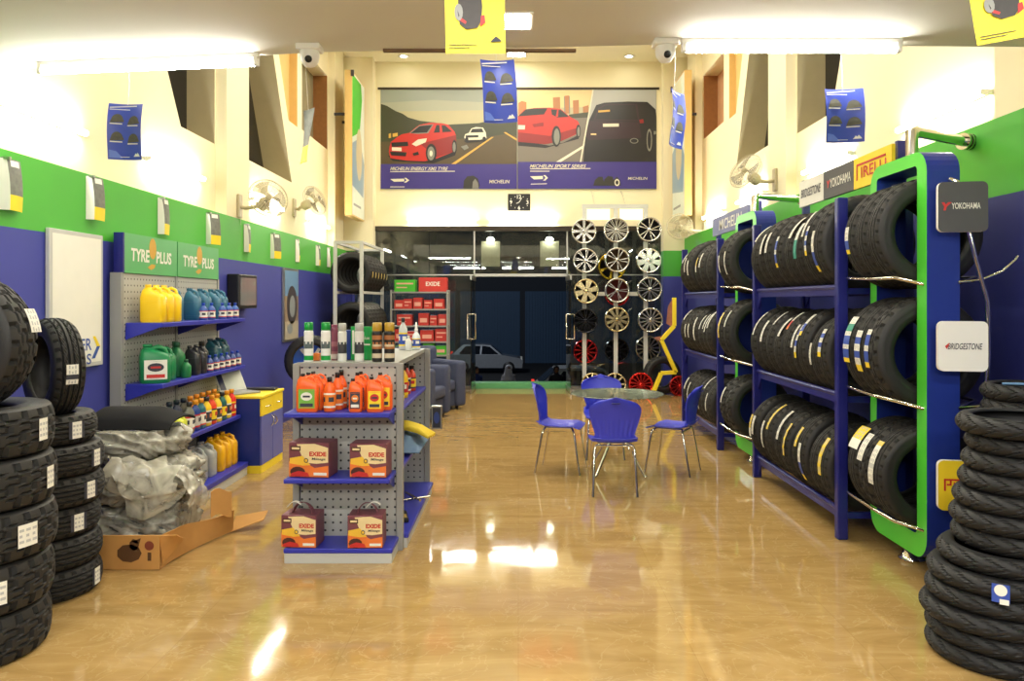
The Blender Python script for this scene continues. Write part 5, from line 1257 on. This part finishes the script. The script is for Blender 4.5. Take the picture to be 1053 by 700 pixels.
# ---------------------------------------------------------------- the street outside, 2 m lower
SZ = -2.0
o = part('ground_street', MB().add([(-40, YB+.4, SZ), (40, YB+.4, SZ), (40, 70, SZ), (-40, 70, SZ)], [(0, 1, 2, 3)]), mat('asphalt_dark', rgb(36, 36, 38), .8)); o['kind'] = 'structure'
t = thing('shutter_building', 'dark building across the street with blue corrugated shutters', 'building', (0, 46, SZ))
part('wall', MB().box(-22, 22, .0, .4, 0, 9), mat('outer_wall_dark', rgb(44, 50, 60), .8), t)
for i in range(6):
    b = MB()
    for k in range(22): b.box(-11+i*3.8+k*.16, -11+i*3.8+k*.16+.09, -.12, 0, 0, 4.2)
    b.box(-11+i*3.8, -11+i*3.8+3.5, -.06, 0, 0, 4.2)
    part('shutter', b, mat('shutter_blue', rgb(52, 84, 116), .6), t)
def car(label, x, y, rz, col, name='parked_car', L=3.7, H=1.46):
    t = thing(name, label, 'car', (x, y, SZ), rz)
    mc = mat('car_'+col[0], rgb(*col[1:]), .25, .3, coat=.5); mg = mat('car_window', rgb(24, 28, 34), .08)
    # side outline: nose towards +x
    hw_ = .80; o = L/2
    low = [(-o, .28), (o*.98, .28), (o, .62), (o*.93, .76), (o*.45, .92), (o*.42, .94), (-o*.98, .96), (-o, .8)]
    top = [(o*.45, .90), (o*.12, H*.965), (-o*.1, H), (-o*.62, H*.985), (-o*.92, .98), (-o*.96, .90)]
    part('body', MB().prism(low, -hw_, hw_), mc, t)
    b = MB(); k = len(top)
    v = [(x_, -hw_*(1 if z_ < 1 else .84), z_) for x_, z_ in top]+[(x_, hw_*(1 if z_ < 1 else .84), z_) for x_, z_ in top]
    b.add(v, [list(range(k)), list(range(2*k-1, k-1, -1))]+[(i, k+i, k+(i+1) % k, (i+1) % k) for i in range(k)])
    part('cabin', b, mc, t)
    def side(px_, pz_, sy): return (px_, sy*(hw_*(1-.16*min(1, max(0, (pz_-.95)/(H-.95))))+.006), pz_)
    for sy in (-1, 1):
        for q in ([(o*.34, .97), (o*.10, H*.92), (-o*.10, H*.95), (-o*.12, .97)], [(-o*.17, .97), (-o*.15, H*.95), (-o*.55, H*.94), (-o*.72, 1.02), (-o*.70, .97)]):
            part('side_window', MB().add([side(a, c, sy) for a, c in q], [list(range(len(q)))]), mg, t)
        for xx in (-o*.62, o*.62):
            w_ = part('wheel', MB().lathe([(.17, -.09), (.29, -.09), (.30, -.06), (.30, .06), (.29, .09), (.17, .09), (0, .07)], 24, 0, T(xx, sy*(hw_-.07), .30) @ RX(90)), M_BLACK, t)
            part('hubcap', MB().lathe([(0, .095), (.16, .095), (.18, .085)], 16, 0, T(xx, sy*(hw_-.07), .30) @ RX(90 if sy < 0 else -90)), M_GREY, w_)
        part('tail_lamp', MB().box(-o-.02, -o+.06, sy*.62-.13, sy*.62+.13, .78, 1.02), emis('tail_red', (1, .06, .04), .9), t)
        part('head_lamp', MB().box(o*.90, o*.985, sy*.58-.14, sy*.58+.14, .62, .76), M_PAPER, t)
    part('windscreen', MB().add([(o*.42, -hw_*.9, .95), (o*.42, hw_*.9, .95), (o*.14, hw_*.78, H*.93), (o*.14, -hw_*.78, H*.93)], [(0, 1, 2, 3)], M=T(.02, 0, .02)), mg, t)
    part('rear_window', MB().add([(-o*.9, -hw_*.85, 1.0), (-o*.9, hw_*.85, 1.0), (-o*.66, hw_*.76, H*.95), (-o*.66, -hw_*.76, H*.95)], [(0, 1, 2, 3)], M=T(-.03, 0, .02)), mg, t)
    return t
car('silver hatchback parked across the dark street, seen through the doorway', -1.62, 40, 0, ('silver', 150, 154, 160))
car('white car passing close outside the right side of the doorway', 2.45, 25.5, 4, ('white', 216, 218, 214), 'passing_car', 3.9, 1.5)
def person(label, x, y, h, top_col, head_col, scarf, face_dir=0):
    t = thing('person', label, 'person', (x, y, SZ), face_dir)
    k = h/1.7; b = MB()
    J = {'pel': (0, 0, .92), 'sp': (0, 0, 1.15), 'ch': (0, 0, 1.36), 'nk': (0, 0, 1.47), 'hd': (0, -.02, 1.60)}
    verts = [J['pel'], J['sp'], J['ch'], J['nk'], (0, -.01, 1.55), (0, -.01, 1.66)]; edges = [(0, 1), (1, 2), (2, 3), (3, 4), (4, 5)]; rad = [.15, .13, .16, .06, .085, .075]
    for s in (-1, 1):
        n = len(verts); verts += [(s*.18, 0, 1.40), (s*.23, .02, 1.14), (s*.20, -.10, .95), (s*.18, -.15, .88)]; edges += [(2, n), (n, n+1), (n+1, n+2), (n+2, n+3)]; rad += [.06, .05, .04, .035]
        n = len(verts); verts += [(s*.09, 0, .86), (s*.10, -.02, .48), (s*.10, .02, .08), (s*.10, -.12, .03)]; edges += [(0, n), (n, n+1), (n+1, n+2), (n+2, n+3)]; rad += [.09, .065, .045, .035]
    me = bpy.data.meshes.new('body'); me.from_pydata([tuple(c*k for c in v) for v in verts], edges, []); me.materials.append(mat('cloth_'+top_col[0], rgb(*top_col[1:]), .8))
    o = link('body', me, t); m = o.modifiers.new('skin', 'SKIN')
    for i, sv in enumerate(me.skin_vertices[0].data): sv.radius = (rad[i]*k, rad[i]*k*.8); sv.use_root = i == 0
    o.modifiers.new('sub', 'SUBSURF').levels = 2; o.modifiers['sub'].render_levels = 2
    f = MB(); blob(f, (0, -.045*k, 1.60*k), (.07*k, .075*k, .10*k), 2.2, 1, .0, 20, 14)
    part('face', f, mat('skin', rgb(150, 104, 74), .6), t)
    f = MB()
    for s in (-1, 1): f.ell(s*.026*k, 1.615*k, .012*k, .007*k, -.119*k, 0, 10)
    f.ell(0, 1.555*k, .022*k, .006*k, -.112*k, 0, 10); part('features', f, M_INK, t)
    def hood(u, v):
        a = R(-230+280*u); r = (.105+.03*v if not scarf else .112+.13*v**1.6)*k
        return (r*math.sin(a), -.02*k+r*math.cos(a)*-.9, (1.70-.06-(.12 if not scarf else .36)*v)*k)
    b = MB(); blob(b, (0, .01*k, 1.635*k), (.095*k, .11*k, .105*k), 2.2, 2, .0, 20, 12)
    if scarf: b.grid(lambda u, v: hood(u, v), 20, 8)
    part('headscarf' if scarf else 'hair', b, mat('hair_'+head_col[0], rgb(*head_col[1:]), .8), t)
    return t
person('woman in a white headscarf and pale dress walking past the doorway', -.32*24/25, 24, 1.62, ('pale', 196, 194, 196), ('white', 224, 222, 226), True, 20)
person('man in a blue shirt at the left edge of the doorway', -1.28, 23.6, 1.62, ('blue', 50, 70, 130), ('black', 26, 24, 24), False, 40)
person('dark-haired man standing before the passing white car', 1.13, 23.4, 1.66, ('dark', 46, 44, 48), ('black', 26, 24, 24), False, 10)
t = thing('motorcycle', 'dark motorcycle with a lit headlamp outside the left glass panel', 'motorcycle', (-1.72, 23.0, SZ), -70)
for xx in (-.62, .62):
    part('wheel', MB().lathe([(.20, -.05), (.29, -.05), (.31, 0), (.29, .05), (.20, .05)], 24, 0, T(xx, 0, .31) @ RX(90), closed=True), M_BLACK, t)
part('frame', MB().tube([(.62, 0, .31), (.46, 0, .95), (.1, 0, .72), (-.3, 0, .5), (-.62, 0, .31)], .04, 8), M_DARK, t)
part('tank', blob(MB(), (.12, 0, .82), (.26, .15, .13), 2.4, 1, 0, 20, 12), mat('tank_maroon', rgb(90, 26, 26), .3), t)
part('seat', MB().box(-.55, -.08, -.12, .12, .74, .84, 0, .04, 3, None, True), M_BLACK, t)
part('handlebar', MB().tube([(.34, -.35, 1.02), (.46, -.2, 1.0), (.46, .2, 1.0), (.34, .35, 1.02)], .015, 8), M_CHROME, t)
part('headlamp', MB().lathe([(0, .06), (.08, .05), (.09, 0), (.05, -.08), (0, -.1)], 20, 0, T(.56, 0, .90) @ RY(90)), emis('headlamp_glow', (1, .93, .72), 14), t)
for px, nm in ((504.5, 'left'), (565, 'right')):
    s4 = 15.3/F
    t = thing('lit_board', '%s white lit board hanging outside above the doorway' % nm, 'board', ((px-533)*s4, 15.3, 1.6+49*s4))
    part('panel', MB().box(-9.6*s4, 9.6*s4, -.02, .02, -13*s4, 13*s4), mat('board_cream', rgb(236, 230, 200), .6), t)
    part('lamp', MB().lathe([(0, -.05), (.06, -.03), (.08, .0), (.05, .04), (0, .05)], 16, 0, T(0, -.06, 14.5*s4)), emis('board_lamp', (1, .95, .8), 30), t)
    part('hanging_bracket', MB().box(-.012, .012, -.03, .03, 14*s4, 14*s4+.55), M_DARK, t)
struct('trim_24', MB().box(-3, 3, 15.0, 15.9, 2.94+.56, 2.94+.72), mat('canopy_dark', rgb(20, 20, 22), .7))

# ---------------------------------------------------------------- lamps as objects
def tube_light(label, loc, rot, L=1.2, group=None):
    t = thing('tube_light', label, 'tube light', loc, 0, group, rot)
    # local: tube along x, batten behind at +y / above
    part('batten', MB().box(-L/2-.03, L/2+.03, .024, .055, -.014, .014, 0, .004, 1), M_WHITE, t)
    part('tube', MB().tube([(-L/2, 0, 0), (L/2, 0, 0)], .021, 14), M_TUBE, t)
    for s in (-1, 1): part('end_cap', MB().box(s*(L/2+.012)-.012, s*(L/2+.012)+.012, -.018, .03, -.018, .018), M_WHITE, t)
    for s in (-1, 1): part('wall_mount', MB().box(s*L*.3-.02, s*L*.3+.02, .05, .0565, -.012, .012), M_WHITE, t)
    return t
XT = XLU+.057
for y, nm in ((5.15, 'nearest the camera'), (7.3, 'before the first pier'), (9.95, 'behind the near wall fan'), (12.5, 'at the far end')):
    tube_light('tube light on the left wall above the green band, %s' % nm, (XT, y, 2.83), (0, 0, R(90)), 1.15, 'tube lights on the left wall')
XT = XRU-.057
for y, nm in ((5.75, 'nearest the camera'), (7.85, 'behind the name boards'), (10.4, 'beyond the wall fan'), (12.4, 'at the far end')):
    tube_light('tube light on the right wall above the tyre racks, %s' % nm, (XT, y, 2.98), (0, 0, R(-90)), 1.15, 'tube lights on the right wall')
for px, nm in ((455, 'left'), (538, 'right')): tube_light('%s tube light on the back wall just above the glass front' % nm, ((px-533)*YB/F, YB-.057, 3.06), (0, 0, 0), 1.2, 'tube lights over the glass front')
a, b = P(45, 66.5, 4.58), P(262, 58, 4.42)
m_ = (a+b)/2; an = math.atan2(b.y-a.y, b.x-a.x)
tube_light('long tube light under the lower ceiling edge, upper left', (m_.x, m_.y-.01, 2.944), (R(90), 0, an), (b-a).length, 'tube lights at the lower ceiling edge')
a, b = P(697, 45, 4.17), P(930, 44, 4.17); m_ = (a+b)/2
tube_light('long tube light under the lower ceiling edge, upper right', (m_.x, m_.y, 2.944), (R(90), 0, 0), (b-a).length-.09, 'tube lights at the lower ceiling edge')
c = P(530.5, 21, 3.90)
t = thing('ceiling_light', 'square recessed ceiling light in the lower ceiling near the yellow poster', 'ceiling light', (c.x, 3.90, 3.0))
part('frame', MB().box(-.085, .085, -.115, .115, -.008, 0), M_WHITE, t); part('diffuser', MB().box(-.07, .07, -.10, .10, -.011, -.004), M_LAMP, t)
for px, Y, nm in ((415, 14.05, 'left'), (647, 14.05, 'right')):
    t = thing('downlight', 'round %s downlight in the high ceiling before the poster wall' % nm, 'downlight', ((px-533)*Y/F, Y, HC), 0, 'downlights in the high ceiling')
    part('ring', MB().lathe([(.06, 0), (.10, 0), (.10, -.012), (.06, -.012)], 24, closed=True), M_WHITE, t); part('lens', MB().lathe([(.06, -.006), (0, -.008)], 20), M_LAMP, t)
c = P(531, 55, 13.9)
t = thing('ceiling_light', 'rectangular light in the high ceiling behind the hanging posters', 'ceiling light', (c.x, 13.9, HC))
part('frame', MB().box(-.17, .17, -.17, .17, -.01, 0), M_WHITE, t); part('diffuser', MB().box(-.15, .15, -.15, .15, -.014, -.006), M_LAMP, t)

# ---------------------------------------------------------------- hanging posters
M_PBLUE = mat('poster_sheet_blue', rgb(66, 84, 186), .4, vary=.08); M_PYEL = mat('poster_sheet_yellow', rgb(244, 226, 20), .45, vary=.03)
M_TYP = mat('printed_tyre', rgb(84, 82, 70), .5, vary=.4, scale=60)
def hang_blue(label, pos, w_, h_, rz, cord, tilt=0, bend=.02):
    t = thing('hanging_poster', label, 'poster', pos, rz, 'blue hanging posters', (0, R(tilt), R(rz)))
    b = MB().grid(lambda u, v: (-w_/2+w_*u, 0, -h_*v), 12, 8, 0)
    yy = -.0022
    for i, (x, z) in enumerate(((-.24, .30), (.24, .33), (-.24, .62), (.24, .65))):
        cx_, cz_ = x*w_, -z*h_; q = [(cx_+w_*.16*math.cos(PI*k/10), cz_+h_*.115*math.sin(PI*k/10)) for k in range(11)]
        b.poly(q, yy, 1); b.poly([(cx_-w_*.19, cz_-h_*.05), (cx_+w_*.19, cz_-h_*.03), (cx_+w_*.17, cz_+h_*.015), (cx_-w_*.17, cz_+h_*.005)], yy, 1)
        b.ell(cx_+w_*.0, cz_+h_*.03, w_*.07, h_*.055, yy-.0006, 4, 10)
        b.rect(cx_-w_*.19, cx_+w_*.14, cz_-h_*.075, cz_-h_*.055, yy, 2)
    b.poly([(-w_*.46, -h_*.065), (w_*.30, -h_*.03), (w_*.30, -h_*.05), (-w_*.46, -h_*.085)], yy, 2); b.rect(-w_*.46, w_*.1, -h_*.115, -h_*.10, yy, 2)
    b.poly([(w_*.22, -h_*.94), (w_*.44, -h_*.94), (w_*.40, -h_*.90), (w_*.36, -h_*.87), (w_*.33, -h_*.90), (w_*.29, -h_*.88), (w_*.26, -h_*.915)], yy, 2)
    b.poly([(-w_*.46, -h_*.97), (-w_*.1, -h_*.97), (-w_*.28, -h_*.85), (-w_*.46, -h_*.83)], yy, 3); b.rect(-w_*.2, w_*.1, -h_*.955, -h_*.945, yy-.0005, 2)
    b.warp(lambda p: Vector((p.x, p.y-bend*4*(p.x/w_)**2+bend*.6*math.sin(p.z/h_*4), p.z)))
    part('sheet', b, [M_PBLUE, M_TYP, M_PAPER, mat('poster_lightblue', rgb(104, 130, 214), .4), M_GREY], t)
    part('cord', MB().tube([(0, 0, -.004), (.004, 0, cord*.5), (0, 0, cord)], .0016, 5), M_PAPER, t)
    return t
def hang_yellow(label, pos, w_, h_, rz, cord, tilt=0):
    t = thing('hanging_poster', label, 'poster', pos, rz, 'yellow hanging posters', (0, R(tilt), R(rz)))
    b = MB().grid(lambda u, v: (-w_/2+w_*u, 0, -h_*v), 8, 8, 0); yy = -.005
    o = [(x*w_-.01, z*h_) for x, z in ((-.21, -.66), (-.24, -.52), (-.22, -.28), (-.10, -.12), (.06, -.12), (.15, -.26), (.17, -.45), (.15, -.62), (.08, -.70), (-.10, -.72))]
    b.poly(o, yy, 1); b.ell(-.27*w_, -.52*h_, .07*w_, .10*h_, yy, 3, 12); b.poly([(.08*w_, -.69*h_), (.17*w_, -.64*h_), (.16*w_, -.55*h_), (.10*w_, -.56*h_)], yy-.0005, 2); b.poly([(-.25*w_, -.62*h_), (-.16*w_, -.66*h_), (-.14*w_, -.63*h_), (-.22*w_, -.59*h_)], yy-.0005, 2)
    b.poly([(0, -.30*h_), (.12*w_, -.27*h_), (.12*w_, -.29*h_), (0, -.32*h_)], yy-.0008, 4)
    b.rect(-.45*w_, .02*w_, -.905*h_, -.895*h_, yy, 5); b.rect(-.45*w_, -.1*w_, -.94*h_, -.93*h_, yy, 5); b.poly([(.24*w_, -.87*h_), (.44*w_, -.86*h_), (.38*w_, -.82*h_), (.34*w_, -.80*h_), (.28*w_, -.84*h_)], yy, 5)
    b.warp(lambda p: Vector((p.x, p.y+.003*math.sin(p.x/w_*3)+.002*math.sin(p.z/h_*5), p.z)))
    part('sheet', b, [M_PYEL, mat('printed_tyre_dark', rgb(52, 46, 44), .5, vary=.3, scale=40), M_SRED, M_GREY, M_PAPER, M_INK], t)
    for sx in (-1, 1): part('cord', MB().tube([(sx*w_*.3, 0, -.004), (sx*w_*.3, 0, cord)], .0016, 5), M_PAPER, t)
    return t
def topof(px, py, Y): return P(px, py, Y)
p = topof(131.5, 107.3, 4.45); hang_blue('blue hanging poster at the upper left below the left long tube light', p, .20, .315, -4, 2.92-p.z, 2.2)
p = topof(510, 62.5, 4.25); hang_blue('blue hanging poster in the middle, before the poster wall', p, .187, .335, 14, 3.0-p.z, -4, .028)
p = topof(866, 92, 4.22); hang_blue('blue hanging poster at the upper right above the name boards', p, .215, .285, 4, 2.92-p.z, -2.5)
p = topof(693.5, 93.5, 4.28); hang_blue('blue hanging poster turned half away below the right camera', p, .18, .305, 56, 3.0-p.z, 2)
p = topof(487.5, -32, 2.8); hang_yellow('yellow hanging poster at top centre beside the ceiling light', p, .214, .302, 2, 3.0-p.z, -1.2)
p = topof(1030, -38, 2.8); hang_yellow('yellow hanging poster at the top right corner of the view', p, .27, .275, -3, 3.0-p.z, -10)
# narrow twisted poster below the left camera
p = topof(317, 112, 4.4)
t = thing('hanging_poster', 'narrow twisted photo poster with yellow foot below the left ceiling camera', 'poster', p, 0, None, (R(4), R(0), R(-48)))
f = lambda u, v: (-.055+.11*u-.09*v, .012*math.sin(3*v+2*u), -.29*v)
b = MB(); b.grid(lambda u, v: f(u, v*.68), 6, 8, 0); b.grid(lambda u, v: f(u, .68+.32*v), 6, 4, 1)
part('sheet', b, [M_PHOTO, M_SYEL], t); part('cord', MB().tube([(0, 0, -.004), (.0, 0, .26)], .0016, 5), M_PAPER, t)

# ---------------------------------------------------------------- ceiling cameras, wall fans, light boxes
def dome(label, px, py, Y):
    c = P(px, py, Y)
    t = thing('security_camera', label, 'camera', (c.x, Y, 3.0), 0, 'white dome cameras on the ceiling edge')
    part('mount_box', MB().box(-.065, .065, -.05, .05, -.035, 0, 0, .006, 1), M_WHITE, t)
    part('dome', MB().lathe([(.05, -.035), (.054, -.06), (.048, -.09), (.03, -.115), (0, -.125)], 24), M_WHITE, t)
    part('lens', MB().lathe([(0, .012), (.018, .010), (.02, 0)], 16, 0, T(.004, -.042, -.088) @ RX(90+20)), M_BLACK, t)
dome('white dome camera on the ceiling edge at the upper left', 318.5, 55, 4.28)
dome('white dome camera on the ceiling edge at the upper right', 684, 50, 4.20)
M_FANC = mat('fan_cream', rgb(186, 174, 140), .35, vary=.03); M_BLADE = glass('fan_blade_clear', (.95, .93, .86), .1, 1.4, haze=rgb(190, 180, 150), haze_fac=.5)
def fan(label, wall_pt, normal_x, head, yaw, pitch):
    """base on the wall face, head centre at `head`, facing -y turned by yaw and tilted down by pitch"""
    w_ = Vector(wall_pt); hd = Vector(head)
    t = thing('wall_fan', label, 'fan', w_, 0, 'cream wall fans')
    s = normal_x
    part('base_plate', MB().box(min(0, s*.03), max(0, s*.03), -.055, .055, -.14, .12, 0, .01, 2), M_FANC, t)
    d = hd-w_; Mh = T(*d) @ RZ(yaw) @ RX(-pitch)
    back = Mh @ Vector((0, .20, 0))
    part('arm', MB().tube([(s*.02, 0, -.02), (s*.08, 0, -.03), back*.6+Vector((0, 0, -.02)), back], .022, 10), M_FANC, t)
    part('motor', MB().lathe([(0, .12), (.05, .115), (.065, .08), (.065, .0), (.04, -.03), (0, -.03)], 20, 0, Mh @ T(0, .16, 0) @ RX(90) @ T(0, 0, -.04)), M_FANC, t)
    b = MB(); Rr = .215
    for y, r in ((-.075, .05), (-.07, .12), (-.035, Rr*.94), (0, Rr), (.05, Rr*.9), (.07, .10)):
        b.tube([(r*math.cos(2*PI*i/32), y, r*math.sin(2*PI*i/32)) for i in range(32)], .005 if r == Rr else .0024, 5, closed=True, M=Mh)
    for i in range(36):
        a = 2*PI*i/36; c_, s_ = math.cos(a), math.sin(a)
        b.tube([(c_*.03, -.077, s_*.03), (c_*.12, -.07, s_*.12), (c_*Rr*.94, -.035, s_*Rr*.94), (c_*Rr, 0, s_*Rr), (c_*Rr*.9, .05, s_*Rr*.9), (c_*.08, .075, s_*.08)], .0016, 4, M=Mh, caps=False)
    part('cage', b, M_FANC, t)
    part('hub', MB().lathe([(0, .05), (.03, .045), (.035, 0), (0, 0)], 16, 0, Mh @ RX(90)), M_FANC, t)
    for i in range(3):
        bl = MB().grid(lambda u, v: ((.03+.155*u)*math.cos(R(120*i+(v-.5)*(34+44*u))), -.01+.035*(v-.5), (.03+.155*u)*math.sin(R(120*i+(v-.5)*(34+44*u)))), 8, 6, 0, Mh, True, .002)
        part('blade', bl, M_BLADE, t)
    part('pull_cord', MB().tube([(s*.03, -.02, -.14), (s*.035, -.02, -.22)], .0015, 4), M_PAPER, t)
    return t
fan('wall fan on the first left pier, angled down to the aisle', (XL, 8.68, 1.6+99*8.68/F), 1, P(276, 203.5, 8.5), 38, 18)
fan('wall fan farther along the left wall, turned away', (XLU, 11.22, 1.6+97*11.22/F), 1, P(324, 206, 11.0), 68, 20)
fan('wall fan on the right pier above the racks, tilted downwards', (XR, 9.12, 1.6+126*9.12/F), -1, P(766.5, 176, 9.0), -62, 28)
fan('wall fan in the far right corner above the green band', (XRU, 13.1, 1.6+74*13.1/F), -1, P(699, 233, 12.9), -8, 4)
for s, nm in ((-1, 'left'), (1, 'right')):
    x = s*2.82
    t = thing('light_box', 'tall pale poster light box in the far %s corner beside the poster wall' % nm, 'light box', (x, 13.48, 4.23), 90 if s < 0 else -90)
    part('casing', MB().box(-.52, .52, -.07, .05, -1.2, 1.2), M_TAN, t)
    for xx in (-.3, .3): part('wall_mount', MB().box(xx-.02, xx+.02, .05, .275 if s < 0 else .175, .5, .54), M_DARK, t)
    b = MB().rect(-.50, .50, -1.18, 1.18, -.0715, 0)
    b.poly([(-.5, .1), (.1, .3), (.3, .9), (.2, 1.15), (-.5, 1.15)], -.0725, 1).poly([(-.5, -.7), (.4, -.8), (.5, -.2), (.1, .2), (-.5, 0)], -.0725, 2).ell(.05, -.1, .25, .45, -.0735, 3).rect(-.4, .2, -1.02, -.98, -.0725, 4)
    part('printed_face', b, [mat('box_pale', rgb(222, 230, 216), .3), mat('box_green', rgb(120, 176, 150), .3) if s < 0 else mat('box_cream', rgb(228, 226, 190), .3), mat('box_blue', rgb(130, 160, 180), .3), mat('box_tan', rgb(206, 190, 150), .3), M_GREY], t)
    part('hanging_hook', MB().box(-.53, -.49, -.10, -.05, 1.1, 1.2), M_DARK, t)

# ---------------------------------------------------------------- light and camera
def area(name, loc, size, sy, power, col, rot=(0, 0, 0)):
    d = bpy.data.lights.new(name, 'AREA'); d.shape = 'RECTANGLE'; d.size = size; d.size_y = sy; d.energy = power; d.color = col
    o = bpy.data.objects.new(name, d); COL.objects.link(o); o.location = loc; o.rotation_euler = rot
    return o
WARM = (1., .94, .80); WHT = (1., .975, .90)
area('ceiling_fill', (0, 7.2, 5.9), 4.5, 3, 210, WARM)  # broad unseen fill light added under the high ceiling
area('ceiling_fill', (0, 11.2, 5.9), 4.5, 4, 240, WARM)  # second added fill, farther back
for x in (-2.0, 0, 2.0):
    for y in (1.9, -.4): area('ceiling_fill', (x, y, 2.95), 1.2, .06, 34, WHT)  # narrow fill strips added for the shop's unseen tubes behind the camera
for x in (-1.9, 0, 1.9): area('front_fill', (x, -1.6, 2.9), 1.2, .06, 38, WHT, (R(55), 0, 0))  # unseen front fill added behind the camera to brighten the hanging posters
d = bpy.data.lights.new('street_fill', 'POINT'); d.energy = 1700; d.shadow_soft_size = .3; d.color = (.85, .92, 1)  # unseen point light added so the vehicles outside show
o = bpy.data.objects.new('street_fill', d); COL.objects.link(o); o.location = (-4, 30, 6)
w = bpy.data.worlds.new('night'); SC.world = w; w.use_nodes = True
w.node_tree.nodes['Background'].inputs[0].default_value = (.012, .016, .03, 1); w.node_tree.nodes['Background'].inputs[1].default_value = .6
cam = bpy.data.cameras.new('camera'); co = bpy.data.objects.new('camera', cam); COL.objects.link(co)
co.location = (0, 0, 1.6); co.rotation_euler = (R(90), 0, 0)
cam.sensor_width = 36; cam.lens = F/1053*36; cam.shift_x = -6.5/1053; cam.shift_y = -40/1053; cam.clip_end = 300
SC.camera = co
SC.view_settings.view_transform = 'Standard'; SC.view_settings.look = 'None'; SC.view_settings.exposure = 0
SC.cycles.use_denoising = True
SC.cycles.max_bounces = 10; SC.cycles.transparent_max_bounces = 24
SC.cycles.sample_clamp_indirect = 6
